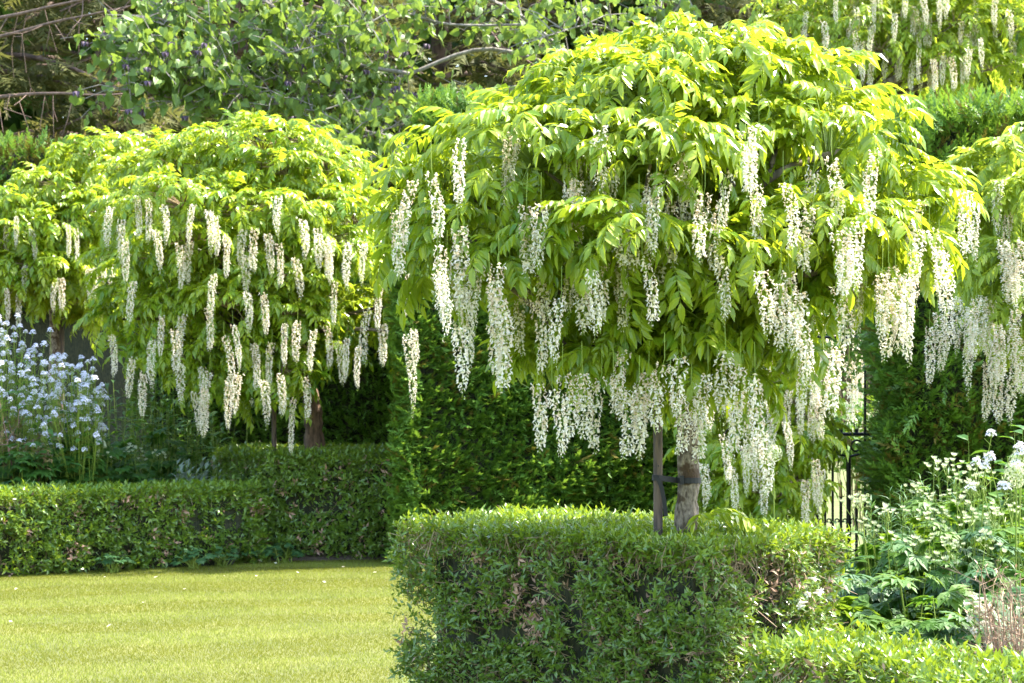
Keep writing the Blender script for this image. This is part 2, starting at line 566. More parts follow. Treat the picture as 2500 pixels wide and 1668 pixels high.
def shoot_t(seed, leaf=0.038, n=7, L=0.06, wf=.38, fine=False):
    """a short leafy hedge shoot along +Y"""
    rr = random.Random(seed)
    tm = T()
    for i in range(n):
        t = (i + 1) / n
        p = np.array((rr.uniform(-.004, .004), t * L, rr.uniform(-.004, .004)))
        a = i * math.pi / 2 + rr.uniform(-.6, .6)
        d = (math.cos(a) * rr.uniform(.6, 1), rr.uniform(.35, .9) * (0.6 + t), math.sin(a) * rr.uniform(.6, 1))
        l = leaf * rr.uniform(.7, 1.2)
        leaf_t(l, l * wf, .12, rr.uniform(0, .2), fine, 0, tm, rot_to(d, (0, 1, 0), rr.uniform(-.4, .4)), p)
    return tm


FROND_FINE = [frond_t(i, .25 + .02 * (i % 3), 5 + i % 3, True, 18 + 6 * (i % 2), -40 - 8 * (i % 4)) for i in range(8)]
FROND_MID = [frond_t(40 + i, .28 + .02 * (i % 3), 5 + i % 3, False, 15, -45 - 8 * (i % 3)) for i in range(6)]
RAC_L = [.20, .28, .36, .46, .58, .72]
RAC = {L_: [raceme_t(int(L_ * 100) * 10 + k, L_, .025, 290, [.55, .85, .35, .7, .15][k], [.16, .1, .2, .12, .25][k]) for k in range(5)] for L_ in RAC_L}
RAC_MESH, FROND_MESH = {}, {}
for L_ in RAC_L:
    for k in range(5):
        me = RAC[L_][k].mesh('raceme')
        for mm in ('petal', 'petal_old', 'stalk'):
            me.materials.append(M[mm])
        RAC_MESH[(L_, k)] = me


def frond_mesh(kind, i, mat):
    key = (kind, i, mat)
    if key not in FROND_MESH:
        me = (FROND_FINE if kind == 'fine' else FROND_MID)[i].mesh('leaf')
        me.materials.append(M[mat]); me.materials.append(M['stalk'])
        FROND_MESH[key] = me
    return FROND_MESH[key]


def place(name, me, m4, parent):
    o = bpy.data.objects.new(name, me)
    link(o)
    o.matrix_basis = m4
    return adopt(o, parent)


def add_raceme(root, x, y0, y1, d, name='flower_raceme', wide=1.0):
    wide = wide if d < 12 else 1.25
    a, b = P(x, y0, d), P(x, y1, d)
    L_ = max(.27 if d < 12 else .42, (a - b).length)
    a = b + Vector((0, 0, L_))                              # the upper part of a short one hides among the leaves
    best = min(RAC_L, key=lambda q: abs(q - L_))
    k = random.randrange(5)
    s_ = L_ / best
    m4 = Matrix.Translation(a) @ Matrix.Rotation(random.uniform(0, 6.28), 4, 'Z') @ Matrix.Rotation(random.gauss(0, .035), 4, 'X') @ Matrix.Diagonal((random.uniform(.68, 1.0) * wide,) * 2 + (s_, 1))
    place(name, RAC_MESH[(best, k)], m4, root)


def wisteria(root, caps, d0, fork, kind, mat, dens, solo=300, limbs=(), limb_r=.022, limb_mat='bark_d', front=0.0, yup=1.0, fscale=1.0):
    """leaf tiers (caps) on limbs. caps: px, py of the rim, depth offset, half width px, rise px"""
    F_all, T_all, S_all = [], [], []
    tw = Bulk()
    for (px, py, dd, rx, up) in caps:
        d = d0 + dd
        c = np.array(P(px, py, d))
        k = d / FPX
        rw, uw = rx * k, up * k
        area = math.pi * rw * (rw * .8 + uw)
        n = int(area * dens)
        th = RNG.uniform(0, 2 * math.pi, n)
        n = int(n * 1.22)
        th = RNG.uniform(0, 2 * math.pi, n)
        e = np.arcsin(np.clip(RNG.uniform(-.34, 1, n), -1, 1))          # elevation on the dome, with a skirt below the rim
        sh = np.where(e < 0, RNG.uniform(.35, 1.0, n), RNG.uniform(.72, 1.04, n))
        lump = 1 + .13 * np.sin(3 * th + px * .1) + .1 * np.sin(5 * th + py)
        hx = np.cos(e) * np.cos(th); hy = np.cos(e) * np.sin(th) * .85; hz = np.sin(e)
        pos = c + np.stack([hx * rw * lump * sh, hy * rw * lump * sh, np.where(hz < 0, hz * (uw + .12) * 1.5, hz * uw * sh)], 1)
        fwd = np.stack([np.cos(th), np.sin(th), .35 + .45 * hz - .65 * (1 - hz)], 1)
        fwd += RNG.normal(0, .40, (n, 3)) * np.array([1, 1, .7])
        pos -= fwd / np.linalg.norm(fwd, axis=1, keepdims=True) * .14 * fscale
        F_all.append(fwd); T_all.append(pos); S_all.append(RNG.uniform(.78, 1.2, n) * fscale)
        # shoots under the tier that carry the leaves
        ns = max(10, n // 3)
        idx = RNG.choice(n, ns, replace=False) if n > ns else np.arange(n)
        mid = c + (pos[idx] - c) * .45 + np.array([0, 0, .03])
        cc = np.repeat((c - np.array([0, 0, .02]))[None], len(idx), 0)
        tw.raw(*segs(cc, mid, .006 if kind == 'fine' else .008, .004))
        tw.raw(*segs(mid, pos[idx], .004, .002))
        if limbs is not None:
            f = Vector(fork)
            e_ = Vector(c)
            m1 = f.lerp(e_, .35) + Vector((random.uniform(-.06, .06), random.uniform(-.06, .06), -.02 + .05 * random.random()))
            m2 = f.lerp(e_, .7) + Vector((random.uniform(-.06, .06), random.uniform(-.06, .06), .05))
            limb_t = T(); tube(limb_t, [f, m1, m2, e_], limb_r * random.uniform(.6, .8), limb_r * .3, 6, 0, wob=.2, per=4)
            mesh_obj('limb', limb_t.mesh('limb', True), root, M[limb_mat])
    for pts, r0, r1 in limbs or ():
        limb_t = T(); tube(limb_t, pts, r0, r1, 8, 0, wob=.25, per=5)
        mesh_obj('limb', limb_t.mesh('limb', True), root, M[limb_mat])
    o = mesh_obj('shoots', tw.mesh('shoots'), root, M['stalk' if kind == 'fine' else 'twig'], True)
    F_, T_, S_ = np.concatenate(F_all), np.concatenate(T_all), np.concatenate(S_all)
    Rm = frames(F_, None, RNG.uniform(-.5, .5, len(F_)), S_)
    order = np.argsort(T_[:, 1] / S_)
    # leave some of the nearest to the joined mass so that the picked leaves spread over the whole front
    nvis = min(len(order), solo * 2)
    pick = RNG.choice(order[:nvis], min(solo, nvis), replace=False) if solo else np.array([], int)
    rest = np.setdiff1d(np.arange(len(F_)), pick)
    lib = FROND_FINE if kind == 'fine' else FROND_MID
    for j in pick:
        place('leaf', frond_mesh(kind, int(j) % len(lib), mat), mat4(Rm[j], T_[j]), root)
    bk = Bulk()
    inner = T_[:, 1] > d0 - .15 if kind == 'fine' else np.zeros(len(T_), bool)
    for i, t in enumerate(lib):
        sel = rest[(rest % len(lib) == i) & ~inner[rest]]
        bk.add(t, Rm[sel], T_[sel])
    for i, t in enumerate(FROND_MID):                       # the far side of the crown in simpler leaves
        sel = rest[(rest % len(FROND_MID) == i) & inner[rest]]
        bk.add(t, Rm[sel], T_[sel])
    mesh_obj('foliage', bk.mesh('foliage'), root, [M[mat], M['stalk']], True)
    return len(F_)


# ================================================================ THE SETTING
def sheet(name, corners, z, mat, kind='structure', sub=1):
    tm = T().add([(x, y, z) for x, y in corners], [tuple(range(len(corners)))])
    o = mesh_obj(name, tm.mesh(name), None, M[mat])
    o['kind'] = kind
    return o


g = sheet('ground', [(-300, -60), (300, -60), (300, 600), (-300, 600)], -.02, 'ground')
g['label'] = 'rough grassy ground running under and beyond the garden'
lawn = sheet('lawn', [(-30, -5), (-.75, -5), (-.75, 9.0), (-.55, 14), (-.55, 19.35), (-1.6, 19.15), (-2.45, 18.95), (-4.4, 17.55), (-8, 15.4), (-30, 9)], 0.0, 'lawn')
lawn['label'] = 'short mown lawn with pale stripes'


def build_grass():
    n = 400000
    xs, ys = [], []
    d = RNG.uniform(10.4 ** .5, 19.6 ** .5, n) ** 2
    # equal density per area over the trapezoid the lawn fills
    d = 10.4 + (19.6 - 10.4) * RNG.uniform(0, 1, n)
    x = RNG.uniform(-6.5, .2, n)
    # far lawn edge
    far = np.interp(x, [-8, -4.4, -2.45, -1.6, -.55, .3], [15.4, 17.55, 18.95, 19.15, 19.35, 19.4])
    far = far + .03 * np.sin(x * 19) + .02 * np.sin(x * 47)
    keep = (d < far) & (x > -.27 * d - .6) & (x < -.5)
    x, d = x[keep], d[keep]
    n = len(x)
    # mowing stripes: the mower laid the blades one way, then the other
    u = d * .985 - x * .17
    stripe = np.clip(2.5 * np.sin(u * 2 * math.pi / 1.3 + .9 * np.sin(x * 1.1 + u * .4) + .7 * np.sin(u * 1.7) + .3 * np.sin(x * 3.1 + u * 2)), -1, 1)
    lean = stripe * .4 + RNG.normal(0, .35, n)
    sidew = RNG.normal(0, .5, n)
    h = RNG.uniform(.010, .021, n)
    base = np.stack([x, d, np.zeros(n)], 1)
    tip = base + np.stack([sidew * h, lean * h * 1.2, h], 1)
    a = RNG.uniform(0, 2 * math.pi, n)
    w = RNG.uniform(.0015, .0027, n)
    off = np.stack([np.cos(a) * w, np.sin(a) * w, np.zeros(n)], 1)
    V = np.stack([base - off, base + off, tip], 1).reshape(-1, 3)
    patch = np.array([n3((a_, b_ * 2.2, 0), .9, 2.0) for a_, b_ in zip(x, d)])
    mi = (RNG.uniform(0, 1, n) < .5 - .34 * stripe + .75 * patch).astype(int)  # sheen of the leaning stripes put into blade colour, plus random patches
    me = mesh_np('grass', V, np.arange(3 * n), np.arange(n) * 3, mi)
    o = mesh_obj('grass', me, None, [M['grass'], M['grass_b']], True)
    o['label'] = 'short yellow-green grass blades of the mown lawn'
    o['category'] = 'grass'


build_grass()


def bed(name, pts, z0, mound, label):
    c = Vector((sum(p[0] for p in pts) / len(pts), sum(p[1] for p in pts) / len(pts), mound))
    rings, V, F = 5, [], []
    n = len(pts)
    for r in range(rings):
        t = r / (rings - 1)
        for p in pts:
            q = Vector((p[0], p[1], z0)).lerp(c, t * .9)
            V.append((q.x, q.y, z0 + mound * math.sin(min(1, t * 1.6) * math.pi / 2) + .02 * noise.noise(q * 3)))
    for r in range(rings - 1):
        for i in range(n):
            j = (i + 1) % n
            F.append((r * n + i, r * n + j, (r + 1) * n + j, (r + 1) * n + i))
    F.append(tuple((rings - 1) * n + i for i in range(n)))
    o = mesh_obj(name, T().add(V, F).mesh(name, True), None, M['soil'])
    o['kind'] = 'structure'
    o['label'] = label


bed('flower_bed', [(-.6, 19.3), (-1.6, 19.1), (-2.45, 18.9), (-4.4, 17.5), (-8, 15.3), (-14, 18), (-10, 27), (-1, 27), (-.5, 22)], .006, .25, 'dark soil of the border behind the clipped hedges')
bed('flower_bed', [(-.68, 9.3), (-.55, 8.9), (.62, 7.55), (1.2, 6.6), (1.9, 5.6), (4.5, 5.8), (4.5, 13), (1.0, 13), (-.3, 11)], .006, .12, 'dark soil of the border around the tall standing tree')
pth = sheet('path', [(1.2, 19.8), (3.6, 19.8), (4.2, 60), (1.0, 60)], -.006, 'ground')
pth['label'] = 'sunlit grass walk beyond the iron gate'

# ================================================================ HEDGES
LEAF_OBJ = {}


def hedge(name, label, cat, poly, h, faces, dens, leaf=.038, solo=300, mats=('hedge', 'hedge_pale', 'hedge_dead'), core_in=.14, pale_top=.75, dead=.03, twigs=350, group=None, seed=0, bulge=.032, leaf_w=.38, thin_low=.3, pale_side=.08, dead_spots=(), hollow=.12):
    """clipped broad-leaved hedge on a polygon footprint; faces: the sides to clothe fully (others get fewer leaves)"""
    rg = np.random.default_rng(seed + 11)
    n = len(poly)
    cx, cy = sum(p[0] for p in poly) / n, sum(p[1] for p in poly) / n
    root = thing(name, label, cat, (cx, cy, 0), group)
    C3 = np.array([cx, cy, 0])
    shoots = [shoot_t(seed * 10 + i, leaf, 5, leaf * 1.5, leaf_w, False) for i in range(5)]
    pos_all, nor_all, top_all = [], [], []
    for i in range(n):
        a, b = np.array(poly[i]), np.array(poly[(i + 1) % n])
        L_ = np.linalg.norm(b - a)
        t = (b - a) / L_
        nor = np.array([t[1], -t[0]])                      # polygon runs counter-clockwise
        k = int(L_ * h * dens * (1.0 if i in faces else .15))
        s_, z = rg.uniform(-.0, 1.0, k), rg.uniform(.02, 1.0, k) * h
        low = np.clip(1 - z / (h * .35), 0, 1)
        kp = rg.uniform(0, 1, k) > low * thin_low
        s_, z = s_[kp], z[kp]
        k = len(s_)
        dep = -np.abs(rg.normal(0, .05, k)) + .02 - (rg.uniform(0, 1, k) < .3) * rg.uniform(0, .08, k)
        p = a[None] + s_[:, None] * (b - a)[None]
        p3 = np.stack([p[:, 0], p[:, 1], z], 1)
        bul = np.array([n3(q, 3.0, seed) * bulge * 1.5 + n3(q, 9.0, seed) * bulge for q in p3])
        hol = np.array([n3(q, 5.0, seed + 5.5) for q in p3])
        edge = np.maximum(0, (z / h - .93)) * .35 + np.maximum(0, .12 - z / h) * .5
        dep = dep + bul - edge
        p3[:, 0] += nor[0] * dep; p3[:, 1] += nor[1] * dep
        kp = (hol < hollow) | (rg.uniform(0, 1, k) < .22)
        p3 = p3[kp]
        pos_all.append(p3)
        nor_all.append(np.tile(np.array([nor[0], nor[1], .35]), (len(p3), 1)))
        top_all.append(np.clip((p3[:, 2] - h * .9) / (h * .1), 0, 1) * .4)
    # the top
    xs = [p[0] for p in poly]; ys = [p[1] for p in poly]
    A = (max(xs) - min(xs)) * (max(ys) - min(ys))
    k = int(A * dens * .9)
    p = np.stack([rg.uniform(min(xs), max(xs), k), rg.uniform(min(ys), max(ys), k)], 1)
    ins = np.ones(k, bool)
    for i in range(n):
        a, b = np.array(poly[i]), np.array(poly[(i + 1) % n])
        t = (b - a) / np.linalg.norm(b - a)
        ins &= ((p[:, 0] - a[0]) * t[1] - (p[:, 1] - a[1]) * t[0]) < .01
    p = p[ins]
    k = len(p)
    z = h - np.abs(rg.normal(0, .03, k)) + .015
    p3 = np.stack([p[:, 0], p[:, 1], z], 1)
    p3[:, 2] += np.array([n3(q, 4.0, seed) * .025 for q in p3])
    pos_all.append(p3)
    nor_all.append(np.tile(np.array([0, 0, 1.0]), (k, 1)))
    top_all.append(np.ones(k))
    pos, nor, top = np.concatenate(pos_all), np.concatenate(nor_all), np.concatenate(top_all)
    fwd = nor + rg.normal(0, .55, nor.shape)
    Rm = frames(fwd, None, rg.uniform(0, 6.28, len(fwd)), rg.uniform(.55, 1.45, len(fwd)))
    pos = pos - nor * leaf * .9 + nor * (rg.uniform(0, 1, (len(pos), 1)) < .025) * rg.uniform(.01, .05, (len(pos), 1))
    u = rg.uniform(0, 1, len(pos))
    mi = np.where(u < top * pale_top + pale_side, 1, 0)
    nz_ = np.array([n3(q, 6.0, seed + 3.3) for q in pos])
    mi = np.where((top < .5) & ((u > 1 - dead) | ((nz_ > .36) & (u > .5))), 2, mi)
    for (q, rad) in dead_spots:
        dist = np.linalg.norm(pos - np.array(q)[None], axis=1)
        mi = np.where((dist < rad) & (u > .3), 2, mi)
    bk = Bulk()
    for m_ in range(3):
        for i, sh in enumerate(shoots):
            if m_ == 2:                                       # a withered leaf or two on an otherwise bare shoot
                sh = shoot_t(seed * 10 + i, leaf, 3, leaf, leaf_w)
            s2 = T(); s2.V, s2.F, s2.Mi = sh.V, sh.F, [m_] * len(sh.F)
            sel = np.where((mi == m_) & (np.arange(len(pos)) % 5 == i))[0]
            bk.add(s2, Rm[sel], pos[sel])
    mesh_obj('foliage', bk.mesh('foliage'), root, [M[x] for x in mats], True)
    # single leaves that stand proud of the clipped face
    if solo:
        key = (leaf, leaf_w)
        if key not in LEAF_OBJ:
            LEAF_OBJ[key] = []
            for m_ in range(3):
                me = leaf_t(leaf * 1.25, leaf * 1.25 * leaf_w, .12, .12, True).mesh('leaf')
                me.materials.append(M[mats[m_]])
                LEAF_OBJ[key].append(me)
        near = np.argsort(pos[:, 1] - pos[:, 2] * .2)[:max(solo, len(pos) // 3)]
        for j in rg.choice(near, solo, replace=False):
            q = pos[j] + nor[j] / np.linalg.norm(nor[j]) * leaf * 1.1
            f = nor[j] + rg.normal(0, .7, 3)
            Rj = frames(f[None], None, rg.uniform(0, 6.28, 1), rg.uniform(.8, 1.25, 1))[0]
            place('leaf', LEAF_OBJ[key][int(mi[j])], mat4(Rj, q), root)
    # twigs
    j = rg.choice(len(pos), min(len(pos), twigs), replace=False)
    A_ = pos[j] + nor[j] * .01
    B_ = A_ - nor[j] * rg.uniform(.03, .08, (len(j), 1)) + rg.normal(0, .03, (len(j), 3))
    A2 = A_ + rg.normal(0, .02, (len(j), 3)) + nor[j] * .012
    tb = Bulk()
    tb.raw(*segs(B_, A_, .0022, .0014))
    tb.raw(*segs(A_, A2, .0014, .0008))
    nst = max(6, twigs // 40)
    wgt = rg.dirichlet(np.ones(n), nst)
    st = np.concatenate([wgt @ np.array(poly), np.zeros((nst, 1))], 1)
    st = C3 + (st - C3) * .75
    tb.raw(*segs(st, st + np.array([0, 0, h * .8]) + rg.normal(0, .05, (nst, 3)), .010, .004))
    mesh_obj('twigs', tb.mesh('twigs'), root, M['twig'], True)
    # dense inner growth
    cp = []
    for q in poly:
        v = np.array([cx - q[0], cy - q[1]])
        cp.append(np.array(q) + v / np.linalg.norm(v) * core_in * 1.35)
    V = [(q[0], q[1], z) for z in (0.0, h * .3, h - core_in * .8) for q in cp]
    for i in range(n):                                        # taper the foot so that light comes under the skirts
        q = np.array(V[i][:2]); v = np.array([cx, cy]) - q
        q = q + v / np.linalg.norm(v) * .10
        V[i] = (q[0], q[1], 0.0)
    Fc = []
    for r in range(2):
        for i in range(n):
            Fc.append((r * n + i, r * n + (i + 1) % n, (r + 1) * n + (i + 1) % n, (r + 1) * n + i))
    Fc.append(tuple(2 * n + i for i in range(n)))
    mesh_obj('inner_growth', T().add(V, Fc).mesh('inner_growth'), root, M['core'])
    return root


# near block round the tree (seen corner-on) and the low hedge that runs from it towards the camera
NB = [(-.52, 9.15), (.76, 7.85), (1.40, 8.60), (.22, 10.1)]
hedge('clipped_hedge', 'square clipped hedge block with bright top around the tall near wisteria', 'hedge', NB, .985, (0, 1), 4300, .029, 300, twigs=6500, seed=1, dead=.02, pale_top=.8,
      dead_spots=((tuple(P(1290, 1490, 8.58)), .15), (tuple(P(1270, 1440, 8.62)), .07), (tuple(P(1500, 1560, 8.3)), .06)))
NL = [(.85, 7.42), (1.50, 6.35), (1.92, 6.65), (1.28, 7.75)]
hedge('clipped_hedge', 'low clipped edging hedge in front of the leafy bed with twiggy shrub', 'hedge', NL, .66, (0, 1, 2, 3), 3000, .033, 300, twigs=3500, seed=2, pale_top=.4, dead=.05, pale_side=.05)
LB = [(-2.85, 19.7), (-2.25, 19.02), (-.92, 19.2), (-.95, 21.0), (-2.75, 21.0)]
hedge('clipped_hedge', 'taller dark clipped hedge block beneath the left wisteria, beside the yew', 'hedge', LB, .97, (0, 1), 1800, .043, 300, twigs=2000, seed=3, pale_top=.3, dead=.03, hollow=.3)
LL = [(-6.2, 16.25), (-4.4, 17.35), (-2.27, 18.72), (-2.6, 19.2), (-4.75, 17.85), (-6.55, 16.7)]
hedge('clipped_hedge', 'long low clipped hedge along the lawn in front of lilac-white flowers', 'hedge', LL, .69, (0, 1, 2), 1750, .043, 300, twigs=2500, seed=4, pale_top=.9, dead=.015, pale_side=.4, hollow=.3)  # raised share of pale leaves puts the sunlit front and top into colour

# ---------------------------------------------------------------- yew hedges
SPRAY = [needle_spray_t(i) for i in range(6)]
SPRAY_OBJ = {}


def yew(name, label, poly, h, faces, dens, size=1.0, solo=300, seed=0, lump=.12, top_round=.25, mats=('yew', 'yew_tip', 'yew_bronze'), tip=.18, bronze=.05, cat='hedge', top=True, zmin=0.0):
    rg = np.random.default_rng(seed + 91)
    n = len(poly)
    cx, cy = sum(p[0] for p in poly) / n, sum(p[1] for p in poly) / n
    root = thing(name, label, cat, (cx, cy, 0))
    pos_all, nor_all = [], []
    for i in range(n):
        if i not in faces:
            continue
        a, b = np.array(poly[i]), np.array(poly[(i + 1) % n])
        L_ = np.linalg.norm(b - a)
        t = (b - a) / L_
        nor = np.array([t[1], -t[0]])
        k = int(L_ * (h - zmin) * dens)
        s_, z = rg.uniform(-.02, 1.02, k), zmin + rg.uniform(.0, 1.0, k) * (h - zmin)
        p = a[None] + s_[:, None] * (b - a)[None]
        p3 = np.stack([p[:, 0], p[:, 1], z], 1)
        bul = np.array([n3(q, 1.6, seed) * lump + n3(q, 5.0, seed) * lump * .6 + n3(q, 11.0, seed) * lump * .3 for q in p3])
        rnd = np.maximum(0, (z - (h - top_round)) / top_round)
        dep = bul - np.abs(rg.normal(0, .035 * size, k)) - rnd ** 2 * top_round
        p3[:, 0] += nor[0] * dep; p3[:, 1] += nor[1] * dep
        pos_all.append(p3)
        nor_all.append(np.tile(np.array([nor[0], nor[1], .25]), (k, 1)) + np.stack([0 * rnd, 0 * rnd, rnd], 1))
    if top:
        xs = [p[0] for p in poly]; ys = [p[1] for p in poly]
        k = int((max(xs) - min(xs)) * (max(ys) - min(ys)) * dens * .5)
        p = np.stack([rg.uniform(min(xs), max(xs), k), rg.uniform(min(ys), max(ys), k)], 1)
        ins = np.ones(k, bool)
        for i in range(n):
            a, b = np.array(poly[i]), np.array(poly[(i + 1) % n])
            t = (b - a) / np.linalg.norm(b - a)
            ins &= ((p[:, 0] - a[0]) * t[1] - (p[:, 1] - a[1]) * t[0]) < -.03
        p = p[ins]
        p3 = np.stack([p[:, 0], p[:, 1], np.full(len(p), h)], 1)
        p3[:, 2] += np.array([n3(q, 1.6, seed) * lump + n3(q, 5, seed) * lump * .5 for q in p3]) - np.abs(rg.normal(0, .03, len(p)))
        pos_all.append(p3)
        nor_all.append(np.tile(np.array([0, 0, 1.0]), (len(p), 1)))
    pos, nor = np.concatenate(pos_all), np.concatenate(nor_all)
    fwd = nor + rg.normal(0, .5, nor.shape) + np.array([0, 0, .15])
    up = np.tile(np.array([[0, 0, 1.0]]), (len(pos), 1)) + nor * .4
    Rm = frames(fwd, up, rg.normal(0, .5, len(pos)), rg.uniform(.75, 1.35, len(pos)) * size)
    pos = pos - nor * .05 * size
    u = rg.uniform(0, 1, len(pos))
    nz_ = np.array([n3(q, 4.0, seed + 7.7) for q in pos])
    mi = np.where(u < tip + nz_ * .3, 1, 0)
    mi = np.where(u > 1 - bronze - np.maximum(0, nz_) * bronze * 2, 2, mi)
    pick = np.array([], int)
    if solo:
        near = np.argsort(pos[:, 1])[:len(pos) // 2]
        pick = rg.choice(near, min(solo, len(near)), replace=False)
        key = mats
        if key not in SPRAY_OBJ:
            SPRAY_OBJ[key] = {}
            for m_ in range(3):
                for i, t in enumerate(SPRAY):
                    me = t.mesh('spray')
                    me.materials.append(M[mats[m_]])
                    SPRAY_OBJ[key][(m_, i)] = me
        for j in pick:
            place('spray', SPRAY_OBJ[key][(int(mi[j]), int(j) % 6)], mat4(Rm[j], pos[j]), root)
    keep = np.setdiff1d(np.arange(len(pos)), pick)
    bk = Bulk()
    for m_ in range(3):
        for i, t in enumerate(SPRAY):
            s2 = T(); s2.V, s2.F, s2.Mi = t.V, t.F, [m_] * len(t.F)
            sel = keep[(mi[keep] == m_) & (keep % 6 == i)]
            bk.add(s2, Rm[sel], pos[sel])
    mesh_obj('foliage', bk.mesh('foliage'), root, [M[x] for x in mats], True)
    # inner growth, lumpy like the skin
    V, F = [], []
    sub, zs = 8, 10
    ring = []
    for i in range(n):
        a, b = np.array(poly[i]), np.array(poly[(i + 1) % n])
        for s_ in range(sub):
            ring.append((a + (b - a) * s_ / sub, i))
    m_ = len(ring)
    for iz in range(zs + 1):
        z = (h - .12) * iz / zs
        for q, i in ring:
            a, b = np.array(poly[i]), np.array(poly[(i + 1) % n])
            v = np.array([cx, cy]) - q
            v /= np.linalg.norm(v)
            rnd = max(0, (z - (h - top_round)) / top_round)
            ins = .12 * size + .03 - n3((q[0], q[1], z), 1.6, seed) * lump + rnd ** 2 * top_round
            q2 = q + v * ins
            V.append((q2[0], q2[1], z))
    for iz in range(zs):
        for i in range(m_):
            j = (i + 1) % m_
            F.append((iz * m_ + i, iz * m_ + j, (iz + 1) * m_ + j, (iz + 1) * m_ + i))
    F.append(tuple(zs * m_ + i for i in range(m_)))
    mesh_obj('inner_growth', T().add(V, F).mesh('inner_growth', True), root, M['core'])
    return root


yew('yew_hedge', 'tall green yew hedge standing behind the near wisteria trunk', [(-1.0, 18.6), (1.9, 19.95), (1.95, 21.6), (-.85, 22.0)], 3.0, (0, 3), 1300, 1.5, seed=1)
yew('yew_hedge', 'domed yew top rising between the two big wisterias', [(-1.05, 22.1), (.5, 22.0), (.6, 24.0), (-.95, 24.0)], 4.75, (0, 3), 1100, 1.5, 200, seed=2, zmin=2.3, top_round=.5)
yew('yew_hedge', 'dark shaded yew hedge behind the left wisteria trunk', [(-4.2, 22.6), (-1.1, 22.4), (-1.1, 23.9), (-4.2, 24.2)], 2.9, (0,), 800, 1.5, seed=3, tip=.05, bronze=.0)
yew('yew_hedge', 'bronze-tinted yew hedge top behind the far wisteria', [(-9.5, 28.5), (-4.6, 28.5), (-4.6, 30.0), (-9.5, 30.0)], 5.05, (0, 1), 420, 2.0, seed=4, zmin=2.6, bronze=.3, tip=.25, top_round=.3)
yew('yew_hedge', 'dark yew block to the right of the iron gate', [(3.17, 17.2), (5.4, 17.2), (5.4, 19.3), (3.5, 19.6)], 4.0, (0, 3), 880, 1.6, seed=5, bronze=.10, tip=.12, lump=.2, top_round=.6)

# ================================================================ WISTERIAS
GR_W = 'white wisterias trained as standards'


def rac_list(root, lst, ox, oy, sc, d0, dd):
    for (x, a, b) in lst:
        add_raceme(root, ox + x / sc, oy + a / sc, oy + b / sc, d0 + random.uniform(*dd))


# --- the near tree
D1 = 8.4
base1 = Vector((P(1672, 900, D1).x, D1, 0))
w1 = thing('wisteria_tree', 'large white-flowered wisteria standard rising from the square hedge block', 'tree', base1)
tt = T()
tube(tt, [base1, P(1674, 1320, D1), P(1679, 1200, D1), P(1681, 1060, D1), P(1672, 960, D1), P(1652, 885, D1)], .050, .036, 14, 0, wob=.30, per=7)
mesh_obj('trunk', tt.mesh('trunk', True), w1, M['bark_w'])
fork1 = P(1652, 890, D1)
limbs1 = [
    ([fork1, P(1570, 884, D1 - .1), P(1450, 890, D1 - .25), P(1385, 850, D1 - .3), P(1335, 780, D1 - .3), P(1230, 690, D1 - .3), P(1120, 610, D1 - .4)], .017, .008),
    ([fork1, P(1590, 800, D1 - .1), P(1500, 750, D1 - .2), P(1425, 690, D1 - .25), P(1330, 560, D1 - .3), P(1300, 430, D1 - .3)], .028, .010),
    ([fork1, P(1720, 760, D1 + .05), P(1790, 600, D1 - .1), P(1808, 500, D1 - .25), P(1850, 455, D1 - .3), P(1935, 405, D1 - .3), P(2050, 370, D1 - .2)], .030, .012),
    ([P(1808, 500, D1 - .25), P(1790, 455, D1 - .25), P(1765, 420, D1 - .2), P(1730, 300, D1)], .014, .007),
    ([P(1850, 455, D1 - .3), P(1880, 420, D1 - .33), P(1890, 380, D1 - .3), P(1930, 280, D1)], .014, .007),
    ([fork1, P(1760, 780, D1 - .15), P(1900, 690, D1 - .35), P(2050, 652, D1 - .45), P(2160, 590, D1 - .3), P(2230, 520, D1 - .1)], .022, .008),
    ([fork1, P(1650, 760, D1 + .1), P(1680, 500, D1 + .1), P(1700, 240, D1)], .026, .010),
]
caps1 = [
    (1700, 190, 0.0, 300, 145), (1440, 225, -.05, 210, 115), (1905, 235, .05, 190, 150), (1560, 250, -.35, 230, 110),
    (1310, 400, -.35, 300, 165), (1590, 385, -.62, 220, 120), (1085, 450, -.2, 125, 95), (1800, 330, -.3, 170, 110),
    (1130, 580, -.5, 140, 100), (1400, 585, -.70, 190, 80), (1010, 420, -.05, 60, 50),
    (2020, 390, -.2, 230, 190), (2180, 500, -.1, 170, 130), (2000, 560, -.6, 180, 100), (2110, 560, -.45, 150, 90), (2280, 510, .1, 80, 90),
    (1750, 640, -.55, 210, 110), (1590, 740, -.5, 180, 100), (1790, 820, -.35, 150, 95), (1860, 700, -.3, 140, 100),
    (1340, 780, -.1, 110, 70), (1500, 800, -.4, 140, 80), (1690, 850, -.5, 130, 75), (1860, 870, -.4, 110, 70), (1290, 850, -.2, 70, 40), (1620, 600, -.7, 150, 80), (1000, 540, -.3, 70, 110), (1055, 650, -.5, 90, 90), (1250, 640, -.6, 150, 90), (1500, 560, -.85, 150, 80), (1850, 540, -.5, 120, 70), (1940, 760, -.4, 110, 80), (1700, 905, -.2, 130, 60), (1790, 925, -.4, 90, 50), (2070, 690, -.4, 110, 80), (2240, 610, -.2, 100, 80), (1560, 850, -.3, 120, 70), (1420, 800, .2, 200, 110), (1330, 870, -.3, 100, 50), (1480, 880, -.4, 110, 50), (1480, 660, -.3, 170, 90),
    (1500, 480, .55, 380, 220), (1950, 560, .65, 280, 190), (1650, 330, .5, 430, 230), (1250, 540, .5, 230, 150), (1720, 780, .45, 260, 120), (2130, 620, .4, 170, 110),
]
